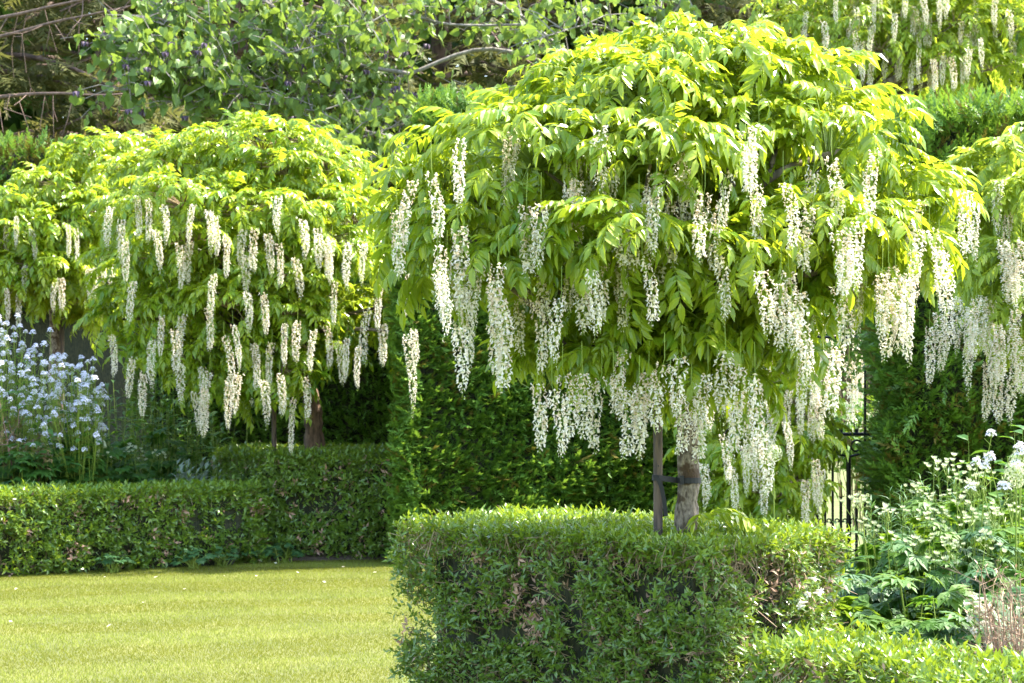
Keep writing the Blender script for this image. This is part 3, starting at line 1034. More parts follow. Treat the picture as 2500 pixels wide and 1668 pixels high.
wisteria(w1, caps1, D1, fork1, 'fine', 'wist', 150, 300, limbs1, .018, 'bark_d', fscale=.65)
r1 = [(145, 300, 580), (240, 230, 420), (320, 290, 400), (470, 150, 230), (1255, 100, 370), (1040, 130, 300), (1060, 290, 420), (880, 420, 560), (1310, 330, 540),
      (1380, 250, 560), (1470, 240, 480), (1550, 420, 530), (1450, 500, 650), (365, 480, 780), (440, 430, 760), (480, 600, 1060), (350, 700, 920), (400, 520, 840), (460, 980, 1190),
      (580, 480, 860), (665, 490, 870), (630, 820, 1170), (680, 780, 1100), (620, 600, 1000), (830, 660, 1080), (985, 680, 1040), (1205, 600, 820), (1395, 590, 830), (1130, 700, 900),
      (1060, 600, 780), (860, 1150, 1480), (935, 1130, 1520), (990, 1080, 1420), (1090, 1080, 1410), (1190, 1070, 1480), (1250, 1060, 1510), (1310, 1040, 1300),
      (1380, 1120, 1520), (1430, 1150, 1400), (1510, 1000, 1370), (1540, 1250, 1490), (1600, 1030, 1330), (1645, 1150, 1530)]
rac_list(w1, r1, 900, 400, 2.09, D1, (-1.05, -.62))
r2 = [(45, 200, 500), (110, 640, 820), (330, 600, 900), (600, 200, 560), (690, 60, 310), (910, 170, 280), (710, 400, 700), (720, 700, 960), (735, 900, 1300), (780, 980, 1340), (760, 520, 680),
      (830, 460, 660), (470, 620, 900), (490, 800, 1120), (560, 880, 1340), (540, 700, 1000), (430, 760, 970), (925, 560, 1010), (980, 500, 960), (1015, 580, 970), (950, 620, 900), (1080, 560, 940),
      (1150, 580, 720), (1190, 350, 680), (1240, 420, 800), (1380, 330, 480), (60, 1050, 1420), (225, 1000, 1520), (300, 1050, 1560), (150, 1000, 1300), (320, 1330, 1720), (250, 1250, 1560), (250, 30, 180), (320, 20, 160)]
rac_list(w1, r2, 1700, 400, 2.09, D1, (-1.02, -.6))
for _ in range(52):
    x, y = random.uniform(1050, 2250), random.uniform(300, 700)
    add_raceme(w1, x, y, y + random.uniform(120, 240), D1 + random.choice([random.uniform(-.9, -.35), random.uniform(-.1, .7)]))

# --- the tree on the left
D2 = 19.9
base2 = Vector((P(768, 900, D2).x, D2, 0))
w2 = thing('wisteria_tree', 'broad white-flowered wisteria standard over the left hedge block', 'tree', base2)
tt = T()
tube(tt, [base2, P(768, 1090, D2), P(764, 1020, D2), P(752, 950, D2), P(700, 880, D2), P(640, 820, D2)], .105, .07, 12, 0, wob=.4, per=6)
mesh_obj('trunk', tt.mesh('trunk', True), w2, M['bark_red'])
fork2 = P(640, 820, D2)
caps2 = [
    (640, 375, 0, 200, 90), (520, 400, .1, 150, 90), (790, 430, 0, 120, 90), (420, 420, 0, 140, 70), (700, 420, -.3, 150, 70), (330, 430, .2, 120, 60),
    (450, 500, -.8, 190, 90), (600, 520, -.9, 170, 70), (330, 520, -.4, 110, 80), (760, 520, -.6, 150, 85), (870, 540, -.2, 90, 95), (690, 540, -.9, 120, 60), (900, 480, .3, 60, 60),
    (390, 640, -.8, 120, 70), (560, 640, -.8, 150, 70), (720, 640, -.7, 150, 70), (860, 660, -.3, 100, 80), (330, 720, -.5, 90, 60),
    (420, 750, -.8, 120, 60), (560, 745, -1.0, 150, 75), (700, 770, -.9, 130, 70), (820, 770, -.5, 120, 60), (920, 740, -.1, 70, 60),
    (340, 850, -.5, 80, 45), (590, 850, -.9, 120, 60), (520, 920, -.8, 110, 50), (690, 910, -1.0, 90, 55), (640, 900, -.5, 120, 60), (960, 850, .1, 40, 40), (560, 960, -.9, 100, 35), (690, 955, -1.0, 70, 40), (420, 830, -.7, 90, 50), (450, 880, -.9, 100, 50), (760, 850, -.8, 100, 50), (850, 840, -.4, 80, 50), (975, 750, -.5, 55, 60), (985, 815, -.9, 40, 40), (300, 640, -.5, 80, 60), (480, 590, -1.0, 150, 60), (650, 690, -1.0, 140, 60), (800, 600, -.8, 120, 60), (280, 780, -.4, 60, 50),
    (600, 560, .7, 300, 160), (620, 760, .6, 300, 120),
]
wisteria(w2, caps2, D2, fork2, 'mid', 'wist', 58, 300, [([base2 + Vector((0, 0, 1.5)), P(640, 800, D2), P(560, 650, D2 - .3), P(480, 500, D2 - .5)], .05, .02)], .04, 'bark_d', fscale=.82)
r3 = [(295, 90, 300), (360, 180, 320), (215, 260, 430), (400, 260, 490), (525, 310, 595), (595, 390, 550), (612, 220, 350), (720, 290, 410), (785, 330, 520), (885, 280, 480), (900, 470, 630),
      (950, 240, 480), (1015, 290, 510), (1080, 220, 300), (1205, 230, 430), (1290, 270, 480), (1370, 370, 540), (1465, 300, 580), (1550, 340, 560), (1075, 470, 560), (1160, 520, 640), (1390, 580, 770),
      (725, 470, 775), (285, 560, 770), (1640, 520, 800), (1570, 660, 990), (435, 790, 960), (500, 820, 1035), (385, 830, 1140), (555, 780, 955), (685, 810, 915), (775, 810, 1140), (825, 750, 1030),
      (900, 750, 830), (990, 750, 840), (940, 850, 1130), (1040, 880, 1100), (1110, 800, 1000), (1180, 810, 990), (1275, 890, 1040), (1335, 800, 1010), (1400, 840, 1100), (1450, 850, 1080), (1515, 900, 1130),
      (1765, 790, 1280), (280, 1000, 1190), (335, 1010, 1290), (160, 920, 1060), (605, 1190, 1370), (655, 980, 1300), (700, 1000, 1380), (670, 1100, 1390), (800, 1050, 1360), (860, 1020, 1280), (990, 1050, 1340),
      (1080, 1150, 1280), (1160, 1150, 1480), (1215, 1170, 1290), (540, 1150, 1220), (1810, 900, 1030), (1790, 660, 730), (1330, 350, 550), (240, 480, 550), (160, 250, 360), (450, 240, 350), (690, 230, 380), (1650, 860, 1000)]
rac_list(w2, r3, 200, 450, 2.24, D2, (-1.75, -1.35))
for _ in range(16):
    x, y = random.uniform(300, 900), random.uniform(480, 760)
    add_raceme(w2, x, y, y + random.uniform(60, 120), D2 + random.uniform(-.5, .6))

# --- the tree at the far left
D3 = 25.0
base3 = Vector((P(133, 900, D3).x, D3, 0))
w3 = thing('wisteria_tree', 'spreading wisteria with thin trunk behind the lilac-white flowers', 'tree', base3)
tt = T()
tube(tt, [base3, P(134, 900, D3), P(132, 800, D3), P(130, 700, D3)], .075, .05, 10, 0, wob=.3)
mesh_obj('trunk', tt.mesh('trunk', True), w3, M['bark_w'])
fork3 = P(130, 700, D3)
caps3 = [(330, 380, .6, 150, 60), (230, 390, .3, 110, 60), (150, 470, 0, 130, 70), (60, 520, -.2, 130, 60), (-40, 520, 0, 110, 60), (230, 520, -.2, 110, 70), (120, 560, -.5, 120, 60), (20, 600, -.5, 120, 60),
         (100, 660, -.6, 120, 55), (210, 670, -.3, 90, 60), (-20, 680, -.3, 110, 60), (180, 740, -.2, 110, 40), (60, 700, -.5, 100, 40), (80, 560, .6, 260, 100), (-140, 600, 0, 120, 80), (250, 770, 0, 60, 40)]
wisteria(w3, caps3, D3, fork3, 'mid', 'wist', 62, 300, [], .04, 'bark_d', fscale=.95)
for (x, a, b) in [(213, 673, 736), (229, 687, 736), (278, 650, 718), (165, 590, 630), (185, 590, 640), (150, 690, 760), (20, 560, 620), (40, 570, 610), (15, 700, 790), (45, 710, 800), (30, 660, 740), (135, 700, 770), (75, 590, 640), (60, 690, 730), (250, 640, 700)]:
    add_raceme(w3, x, a, b, D3 + random.uniform(-1.3, -.6))

# --- the tree at the right
D4 = 14.0
base4 = Vector((P(2640, 900, D4).x, D4, 0))
w4 = thing('wisteria_tree', 'white wisteria hanging long racemes before the dark yew block', 'tree', base4)
tt = T()
tube(tt, [base4, P(2645, 1100, D4), P(2640, 900, D4), P(2620, 760, D4)], .07, .05, 10, 0, wob=.3)
mesh_obj('trunk', tt.mesh('trunk', True), w4, M['bark_w'])
fork4 = P(2620, 760, D4)
caps4 = [(2560, 370, 0, 150, 100), (2450, 400, -.2, 110, 70), (2400, 460, .1, 80, 60), (2520, 500, -.5, 150, 90), (2420, 560, -.3, 90, 70), (2480, 640, -.6, 110, 80), (2420, 700, -.3, 80, 70), (2400, 620, .2, 90, 70), (2480, 790, -.5, 110, 80),
         (2420, 800, -.1, 60, 50), (2600, 700, -.5, 150, 90), (2600, 560, -.3, 150, 90), (2520, 600, .5, 180, 150), (2520, 870, -.4, 90, 50), (2660, 450, 0, 130, 90)]
wisteria(w4, caps4, D4, fork4, 'fine', 'wist_far', 90, 300, [], .025, 'bark_d', fscale=.85)
r4 = [(1330, 670, 990), (1230, 760, 1080), (1190, 900, 1150), (1400, 760, 1210), (1450, 700, 980), (1510, 790, 1000), (1560, 900, 1170), (1485, 1080, 1320), (1540, 1160, 1330), (1640, 1000, 1340), (1660, 400, 700),
      (1620, 500, 760), (1560, 560, 700), (1550, 230, 390), (1430, 380, 520), (1260, 730, 1000), (1385, 820, 1040), (1590, 520, 720), (1430, 840, 1000), (1530, 850, 1130), (1640, 760, 1050), (1660, 900, 1200), (1600, 430, 560)]
rac_list(w4, r4, 1700, 400, 2.09, D4, (-1.0, -.7))

# --- the tree high at the back right
D5 = 25.5
base5 = Vector((P(2280, 900, D5).x, D5, 0))
w5 = thing('wisteria_tree', 'pale wisteria crowded with white racemes high behind the yew block', 'tree', base5)
tt = T()
tube(tt, [base5, P(2285, 700, D5), P(2240, 420, D5), P(2130, 290, D5), P(2075, 270, D5)], .11, .08, 10, 0, wob=.3)
mesh_obj('trunk', tt.mesh('trunk', True), w5, M['bark_d'])
fork5 = P(2075, 270, D5)
caps5 = [(1960, 70, 0, 120, 70), (1900, 50, .4, 90, 60), (2080, 70, -.4, 120, 75), (2200, 60, -.2, 130, 80), (2330, 60, -.4, 130, 80), (2450, 80, -.2, 110, 80), (2150, 120, -.6, 120, 50), (2290, 150, -.5, 110, 50), (2420, 170, -.4, 90, 50), (2060, 150, 0, 90, 50),
         (2200, -60, 0, 250, 90), (2400, -60, 0, 200, 90), (2020, -40, 0, 180, 80), (2200, 150, .6, 300, 120), (2560, 100, 0, 120, 100), (1860, 90, .6, 60, 50)]
wisteria(w5, caps5, D5, fork5, 'mid', 'wist_far', 26, 300, [([fork5, P(2150, 215, D5 - .5), P(2195, 180, D5 - .6), P(2160, 140, D5 - .6), P(2080, 90, D5 - .4)], .06, .025),
                                                      ([fork5, P(2180, 200, D5 - .2), P(2330, 150, D5), P(2450, 80, D5)], .05, .02)], .04, 'bark_d', fscale=1.1)
for _ in range(110):
    x = random.choice([random.uniform(1960, 2490), random.uniform(2050, 2320)])
    y = random.uniform(-30, 165)
    add_raceme(w5, x, y, y + random.uniform(55, 90), D5 + random.uniform(-1.5, .3))

# --- the climber on the gate side
D6 = 17.6
base6 = Vector((P(1960, 900, D6).x, D6, 0))
w6 = thing('wisteria_climber', 'bushy wisteria draped to the ground beside the iron gate', 'climber', base6)
tt = T()
tube(tt, [base6, P(1962, 1250, D6), P(1958, 1100, D6), P(1950, 950, D6), P(1930, 880, D6)], .09, .05, 10, 0, wob=.4)
mesh_obj('trunk', tt.mesh('trunk', True), w6, M['bark_w'])
fork6 = P(1930, 900, D6)
caps6 = [(1900, 870, -.2, 110, 70), (1955, 890, 0, 80, 70), (1850, 960, -.5, 120, 70), (1940, 980, -.6, 110, 60), (1780, 1020, -.4, 110, 70), (1740, 1100, -.4, 90, 60), (1820, 1110, -.7, 110, 60), (1920, 1080, -.8, 110, 60),
         (1955, 1100, -.5, 70, 60), (1760, 1190, -.5, 90, 60), (1850, 1200, -.8, 110, 60), (1930, 1180, -.7, 90, 60), (1800, 1260, -.6, 110, 50), (1900, 1260, -.8, 80, 45), (1720, 1230, -.3, 70, 50), (1840, 1050, .5, 180, 150), (1700, 960, 0, 90, 80)]
wisteria(w6, caps6, D6, fork6, 'mid', 'wist', 62, 300, [], .03, 'bark_d', fscale=.85)
r6 = [(610, 1180, 1430), (655, 1160, 1430), (520, 1290, 1440), (480, 1300, 1400), (450, 1350, 1568), (370, 1270, 1400), (640, 1000, 1200), (580, 1050, 1250)]
rac_list(w6, r6, 1700, 400, 2.09, D6, (-1.3, -1.0))
for (x, a, b) in [(1815, 1080, 1215), (1870, 1150, 1262), (2010, 1170, 1265), (1993, 1150, 1240), (1785, 1150, 1260), (1835, 1080, 1210), (1965, 1210, 1290), (1760, 1110, 1180), (1715, 1180, 1250), (1900, 1050, 1120), (1740, 990, 1060), (1880, 940, 1000)]:
    add_raceme(w6, x, a, b, D6 - random.uniform(1.1, 1.4))

# ---------------------------------------------------------------- stakes and the tie
def stake(px, pytop, d, r, lean, label, grp=None):
    b = P(px, 900, d); b.z = 0
    top = P(px + lean, pytop, d)
    root = thing('tree_stake', label, 'stake', b, grp)
    tm = T()
    tube(tm, [b, b.lerp(top, .33), b.lerp(top, .66), top], r, r * .96, 12, 0, wob=.05, per=3)
    mesh_obj('post', tm.mesh('post', True), root, M['stake'])
    tm = T()
    for k in range(3):
        q = b.lerp(top, .25 + .25 * k) + Vector((0, -r * .99, 0))
        tube(tm, [q, q + Vector((0, -.004, 0))], .004, .0035, 6, 0, per=1)
    mesh_obj('nail', tm.mesh('nail'), root, M['iron'])
    return root


stake(1608, 880, D1 - .05, .0195, -2, 'dark round stake strapped to the large near wisteria trunk')
stake(669, 860, D2 - .4, .024, 0, 'slim dark stake under the broad left wisteria')
stake(147, 780, D3 + .05, .05, 0, 'dark stake beside the thin trunk behind the lilac-white flowers')

tie = thing('tree_tie', 'black rubber strap tying the near trunk to its stake', 'strap', P(1640, 1170, D1))


def band(tm, pts, w, th=.003):
    """a flat strap of height w through the points, standing upright"""
    V, F = [], []
    n = len(pts)
    for i, p in enumerate(pts):
        a, b = pts[max(0, i - 1)], pts[min(n - 1, i + 1)]
        d = (b - a).normalized()
        up = Vector((0, 0, 1))
        up = (up - d * up.dot(d))
        if up.length < .2:
            up = Vector((1, 0, 0))
        up.normalize()
        nn = d.cross(up).normalized()
        for s_, t_ in ((-1, -1), (1, -1), (1, 1), (-1, 1)):
            V.append(p + up * (w / 2 * s_) + nn * (th / 2 * t_))
    for i in range(n - 1):
        for k in range(4):
            k2 = (k + 1) % 4
            F.append((i * 4 + k, i * 4 + k2, (i + 1) * 4 + k2, (i + 1) * 4 + k))
    F += [(0, 1, 2, 3), tuple((n - 1) * 4 + k for k in (3, 2, 1, 0))]
    tm.add(V, F)


tc = P(1679, 1172, D1); sc_ = P(1607, 1168, D1 - .05)
rt, rs = .054, .0235
loop = []
for i in range(13):                                         # round the trunk, seen from the right side over the front
    a = R(60 - 210 * i / 12)
    loop.append(tc + Vector((math.cos(a) * rt, math.sin(a) * rt, -.002 + .002 * i / 12)))
for i in range(10):
    a = R(-90 - 200 * i / 9)
    loop.append(sc_ + Vector((math.cos(a) * rs, math.sin(a) * rs, .003)))
tm = T(); band(tm, loop, .023, .004)
mesh_obj('strap', tm.mesh('strap'), tie, M['rubber'])
tm = T()
bk_c = P(1662, 1171, D1) + Vector((0, -.055, 0))
band(tm, [bk_c + Vector((-.008, 0, 0)), bk_c + Vector((.008, .001, 0))], .036, .010)
mesh_obj('buckle', tm.mesh('buckle'), tie, M['rubber'])
tm = T()
s0 = sc_ + Vector((-.006, -.028, .006))
tail = [s0 + Vector((-.012, .0, .008)), s0 + Vector((.006, -.004, -.012)), s0 + Vector((.018, -.004, -.045)), s0 + Vector((.027, -.003, -.09)), s0 + Vector((.033, 0, -.135)), s0 + Vector((.036, .002, -.158))]
V, F = [], []
for i, p in enumerate(tail):
    for s_, t_ in ((-1, -1), (1, -1), (1, 1), (-1, 1)):
        V.append(p + Vector((.0085 * s_, .0018 * t_, .0015 * s_)))
for i in range(len(tail) - 1):
    for k in range(4):
        F.append((i * 4 + k, i * 4 + (k + 1) % 4, (i + 1) * 4 + (k + 1) % 4, (i + 1) * 4 + k))
F += [(0, 1, 2, 3), tuple((len(tail) - 1) * 4 + k for k in (3, 2, 1, 0))]
mesh_obj('loose_end', T().add(V, F).mesh('loose_end'), tie, M['rubber'])

# ================================================================ IRON GATE
DG = 19.0
gate = thing('iron_gate', 'black wrought iron garden gate with gilded spear points', 'gate', Vector((P(2060, 900, DG).x, DG, 0)))


def gp(px, py, dy=0.0):
    return P(px, py, DG) + Vector((0, dy, 0))


def bar(name, a, b, r, mat='iron', sides=8):
    tm = T(); tube(tm, [a, b], r, r, sides, 0, per=1)
    return mesh_obj(name, tm.mesh(name), gate, M[mat])


def gz(px, z, dy=0.0):
    return Vector((P(px, 900, DG).x, DG + dy, z))


for px in (1842, 1880, 1918, 1957, 1995):
    bar('bar', gz(px, .02), gz(px, 2.1), .017)
for px in (2033, 2112, 2189):
    bar('bar', gz(px, .02), gz(px, 1.8), .012)
bar('bar', gz(2072, .02), gz(2072, .98), .023)
bar('bar', gz(2150, .02), gz(2150, .98), .023)
for px in (1861, 1899, 1937, 1976, 2014, 2053, 2091, 2131, 2170):
    o = bar('dog_bar', gz(px, .02), gz(px, .60), .014)
    tm = T()
    tube(tm, [gz(px, .60), gz(px, .63), gz(px, .70), gz(px, .76)], .019, .003, 8, 0, per=3)
    for s_ in (-1, 1):
        tube(tm, [gz(px, .605), gz(px, .60) + Vector((.02 * s_, 0, .0)), gz(px, .60) + Vector((.032 * s_, 0, .012)), gz(px, .60) + Vector((.034 * s_, 0, .028))], .006, .003, 6, 0, per=3)
    f = mesh_obj('spear_point', tm.mesh('spear_point', True), None, M['gold'])
    adopt(f, o)
    tm = T()
    for s_ in (-1, 1):                                      # small C scrolls that tie the dog bars to the bars
        pts = []
        for i in range(11):
            a = R(-60 + 290 * i / 10)
            rr = .028 * (1 - .05 * i)
            pts.append(gz(px, .375) + Vector((s_ * (.034 + rr * math.cos(a) * .9), -.004, rr * math.sin(a))))
        tube(tm, pts, .009, .007, 6, 0, per=1)
    adopt(mesh_obj('scroll', tm.mesh('scroll', True), None, M['iron']), o)
bar('rail', gz(1830, 1.18, -.004), gz(2200, 1.18, -.004), .018)
bar('rail', gz(1830, .10, -.004), gz(2200, .10, -.004), .012)
bar('rail', gz(1830, 2.08, -.004), gz(2200, 2.08, -.004), .012)
for px in (2072, 2150, 1918, 1995):
    tm = T()
    for s_ in (-1, 1):
        pts = []
        for i in range(22):
            t = i / 21
            a = R(-95 + 560 * t)
            rr = .075 * (1 - .72 * t)
            pts.append(gz(px, 1.065) + Vector((s_ * (.068 + rr * math.cos(a)), -.005, rr * math.sin(a) * 1.05)))
        tube(tm, [gz(px, .97, -.005)] + pts, .013, .009, 6, 0, per=1)
    mesh_obj('scroll', tm.mesh('scroll', True), gate, M['iron'])
    for k in (-.5, .0, .5):
        tm = T()
        c = gz(px, 1.10) + Vector((k * .03, -.01, 0))
        tube(tm, [c + Vector((0, 0, -.03)), c, c + Vector((0, 0, .035))], .004, .007, 6, 0, per=2)
        mesh_obj('bud', tm.mesh('bud', True), gate, M['gold'])
for px in (2053, 2091, 2131, 1937, 1899):
    tm = T()
    c = gz(px, 1.18, -.004)
    for s_ in (-1, 1):
        tube(tm, [c, c + Vector((.012 * s_, 0, .04)), c + Vector((.016 * s_, 0, .08)), c + Vector((.034 * s_, 0, .115))], .009, .003, 6, 0, per=3)
    tube(tm, [c, c + Vector((0, 0, .11))], .006, .003, 6, 0, per=1)
    mesh_obj('fleur', tm.mesh('fleur', True), gate, M['iron'])

# ================================================================ BACKGROUND TREES
def heart_t(l=.19, w=.17):
    V = [(0, 0, 0), (-.30 * w, -.10 * l, .01), (-.52 * w, .22 * l, .02), (-.40 * w, .55 * l, .0), (0, l, -.04), (.40 * w, .55 * l, .0), (.52 * w, .22 * l, .02), (.30 * w, -.10 * l, .01), (0, .45 * l, -.012)]
    F = [(0, 8, 2, 1), (2, 8, 3), (3, 8, 4), (8, 5, 4), (8, 6, 5), (0, 7, 6, 8)]
    return T().add(V, F)


HEART = heart_t()
D7 = 29.0
base7 = Vector((P(1480, 900, D7 + 2).x, D7 + 2, 0))
bt = thing('broadleaf_tree', 'grey-limbed tree with drooping heart-shaped leaves and dull purple buds', 'tree', base7)
tm = T()
tube(tm, [base7, P(1500, 700, D7 + 2), P(1480, 400, D7 + 2), P(1450, 200, D7 + 1.5)], .24, .17, 10, 0, wob=.2)
mesh_obj('trunk', tm.mesh('trunk', True), bt, M['bark_grey'])
tips = []


def limb(pts, r0, r1, d=(0, 0)):
    n = len(pts)
    q = [P(x, y, D7 + d[0] + (d[1] - d[0]) * i / (n - 1)) for i, (x, y) in enumerate(pts)]
    tl = T()
    cp = tube(tl, q, r0 * .42, r1 * .7, 6, 0, wob=.15, per=5)
    mesh_obj('limb', tl.mesh('limb', True), bt, M['bark_grey'])
    tips.append(cp)


limb([(1450, 200), (1250, 215), (1000, 240), (880, 235), (760, 240), (620, 255), (520, 265), (400, 235), (290, 215)], .10, .015, (1.5, -1))
limb([(1450, 200), (1200, 120), (1000, 180), (900, 210), (780, 200), (640, 190), (500, 150), (350, 110), (290, 85)], .09, .012, (1.5, -.6))
limb([(1000, 180), (860, 150), (830, 60), (815, -20)], .07, .045, (.5, .3))
limb([(860, 145), (750, 80), (670, 20), (640, -30)], .055, .035, (.4, 0))
limb([(830, 60), (700, 70), (560, 110), (450, 160), (310, 140)], .03, .012, (.4, -1))
limb([(1450, 200), (1300, 60), (1180, -10)], .08, .04, (1.5, .5))
limb([(1450, 200), (1560, 100), (1640, 30), (1700, -40)], .09, .04, (1.5, .5))
limb([(1320, 215), (1150, 290), (1000, 300), (900, 330), (820, 350)], .05, .012, (1.2, -.8))
limb([(1350, 215), (1200, 250), (1050, 330), (950, 390), (900, 430)], .05, .012, (1.3, -.8))
limb([(880, 235), (760, 270), (600, 215), (480, 190), (330, 180)], .03, .010, (.2, -1))
limb([(1300, 60), (1100, 60), (960, 30), (850, 90), (700, 130)], .05, .012, (.9, -.6))
limb([(1560, 100), (1450, 60), (1330, 90)], .04, .012, (1, -.5))
limb([(640, -30), (480, -10), (420, 30), (400, 60)], .03, .012, (0, -.6))
tw = Bulk()
LP, LF, BP = [], [], []
for cp in tips:
    n = len(cp)
    for i in range(n // 4, n):
        for _ in range(3):
            a = cp[i]
            L_ = random.uniform(.3, .95)
            dr = Vector((random.uniform(-1, .6), random.uniform(-.8, .8), random.uniform(-.5, .75))).normalized() * L_
            m_ = a + dr * .5 + Vector((0, 0, .06))
            b = a + dr
            tw.raw(*segs([a, m_], [m_, b], [.012, .008], [.008, .004]))
            for k in range(random.randint(5, 9)):
                t = random.uniform(.3, 1.05)
                p = a.lerp(b, t) + Vector((random.gauss(0, .07), random.gauss(0, .07), random.gauss(0, .05)))
                LP.append(p); LF.append((random.gauss(0, .6), random.gauss(0, .6) - .1, -.8 + random.gauss(0, .45)))
            if random.random() < .35:
                BP.append(b + Vector((random.gauss(0, .05), -.05, random.gauss(0, .05))))
LP, LF = np.array([tuple(p) for p in LP]), np.array(LF)
Rm = frames(LF, np.tile(np.array([[0, -1.0, .6]]), (len(LF), 1)), RNG.uniform(-1.6, 1.6, len(LF)), RNG.uniform(.4, .95, len(LF)))
mesh_obj('twigs', tw.mesh('twigs'), bt, M['bark_grey'], True)
pick = RNG.choice(len(LP), 300, replace=False)
hm = HEART.mesh('leaf'); hm.materials.append(M['broad'])
for j in pick:
    place('leaf', hm, mat4(Rm[j], LP[j]), bt)
rest = np.setdiff1d(np.arange(len(LP)), pick)
bk = Bulk(); bk.add(HEART, Rm[rest], LP[rest])
mesh_obj('foliage', bk.mesh('foliage'), bt, M['broad'], True)
bud = T()
for k in range(5):
    a = k * 1.26
    leaf_t(.09, .075, .3, .3, False, 0, bud, rot_to((math.cos(a) * .6, math.sin(a) * .6, -.6), (0, 0, 1)), np.array((0, 0, 0)))
bm_ = bud.mesh('purple_bud'); bm_.materials.append(M['purple'])
for p in BP[:70]:
    place('purple_bud', bm_, Matrix.Translation(p) @ Matrix.Rotation(random.uniform(0, 6), 4, 'Z'), bt)


# --- dark conifers
def conifer(label, px, d, h, rad, seed, n_br=60, trunk_r=.3, dens=34, zmin=1.0, bare=0):
    rr = random.Random(seed)
    rg = np.random.default_rng(seed)
    b = P(px, 900, d); b.z = 0
    root = thing('conifer_tree', label, 'tree', b, None)
    tm = T()
    tube(tm, [b, b + Vector((.1, 0, h * .35)), b + Vector((-.1, .1, h * .7)), b + Vector((0, 0, h))], trunk_r, trunk_r * .25, 10, 0, wob=.2)
    mesh_obj('trunk', tm.mesh('trunk', True), root, M['bark_con'])
    tm = T()
    PP, FF = [], []
    for i in range(n_br):
        z = zmin + (h - zmin) * (i + rr.random()) / n_br
        a = rr.uniform(0, 2 * math.pi)
        if rr.random() < .6:
            a = rr.uniform(R(170), R(370))                  # more limbs on the side of the garden
        L_ = rad * (1.05 - .55 * z / h) * rr.uniform(.7, 1.1)
        o = Vector((math.cos(a), math.sin(a), 0))
        s0 = b + Vector((0, 0, z))
        pts = [s0, s0 + o * L_ * .35 + Vector((0, 0, L_ * .06)), s0 + o * L_ * .7 + Vector((0, 0, -.02 * L_)), s0 + o * L_ + Vector((0, 0, -.16 * L_))]
        cp = tube(tm, pts, trunk_r * .22, .015, 5, 0, wob=.1, per=4)
        if i < bare:
            for q in cp[4:]:
                for _ in range(3):
                    e = q + Vector((rr.gauss(0, .5), rr.gauss(0, .4), rr.gauss(-.25, .35)))
                    tube(tm, [q, q.lerp(e, .5) + Vector((rr.gauss(0, .08), 0, rr.gauss(0, .08))), e], .016, .006, 4, 0, per=2, cap=False)
            continue
        for q in cp[3:]:
            for _ in range(dens // 4):
                p = q + Vector((rr.gauss(0, .34), rr.gauss(0, .34), rr.gauss(-.16, .17)))
                PP.append(p)
                FF.append((o.x + rr.gauss(0, .7), o.y + rr.gauss(0, .7), -.45 + rr.gauss(0, .4)))
    mesh_obj('limbs', tm.mesh('limbs', True), root, M['bark_con'])
    PP, FF = np.array([tuple(p) for p in PP]), np.array(FF)
    Rm = frames(FF, None, rg.uniform(-1, 1, len(FF)), rg.uniform(.8, 1.5, len(FF)))
    bk = Bulk()
    for i in range(3):
        sel = np.arange(len(PP)) % 3 == i
        bk.add(CONSPRAY[i], Rm[sel], PP[sel])
    mesh_obj('foliage', bk.mesh('foliage'), root, M['conifer'], True)


CONSPRAY = [needle_spray_t(200 + i, .46, 12, .023, .19) for i in range(3)]
conifer('dark drooping conifer filling the upper left corner', -150, 37, 15, 6.0, 1, 64, .35, 32, bare=6)
conifer('dark conifer with a bare reddish trunk above the left wisteria', 562, 39, 16, 5.5, 2, 60, .34, 28)
conifer('dark conifer behind the bronze-tinted yew hedge top', 260, 44, 17, 6.5, 3, 60, .4, 28)
conifer('dark conifer behind the grey-limbed broadleaf tree', 1080, 43, 16, 6.0, 4, 60, .36, 24)
conifer('dark conifer above the near wisteria crown', 1650, 45, 17, 6.0, 5, 60, .36, 24)

# bare grey branches hanging into the upper left corner: a dead limb of the corner conifer's neighbour
db = thing('dead_branch_tree', 'pale bare branches of a leafless tree in the upper left corner', 'tree', Vector((P(-350, 900, 32).x, 32, 0)))
tm = T()
b0 = Vector(db.location)
tube(tm, [b0, b0 + Vector((.1, 0, 3)), P(-330, 250, 32), P(-320, -60, 32)], .2, .12, 9, 0, wob=.2)
mesh_obj('trunk', tm.mesh('trunk', True), db, M['bark_con'])
tm = T()
for y0, ys in ((20, (60, 40, 15, -10, -25)), (90, (110, 85, 55, 30, 5)), (280, (255, 235, 228, 232, 225))):
    xs = (-320, -120, 20, 130, 250, 360)
    pts = [P(xs[0], y0, 32)] + [P(x, y, 32 - .5 * i) for i, (x, y) in enumerate(zip(xs[1:], ys))]
    cp = tube(tm, pts, .045, .008, 6, 0, wob=.15, per=5)
    for q in cp[6:]:
        for _ in range(2):
            if random.random() < .3:
                e = q + Vector((random.gauss(-.1, .25), random.gauss(0, .3), random.gauss(-.25, .3)))
                m_ = q.lerp(e, .5) + Vector((random.gauss(0, .05), 0, random.gauss(0, .05)))
                tube(tm, [q, m_, e], .009, .003, 4, 0, per=2, cap=False)
                e2 = m_ + Vector((random.gauss(0, .15), random.gauss(0, .1), random.gauss(-.2, .15)))
                tube(tm, [m_, e2], .008, .004, 4, 0, per=1, cap=False)
mesh_obj('limbs', tm.mesh('limbs', True), db, M['bark_con'])


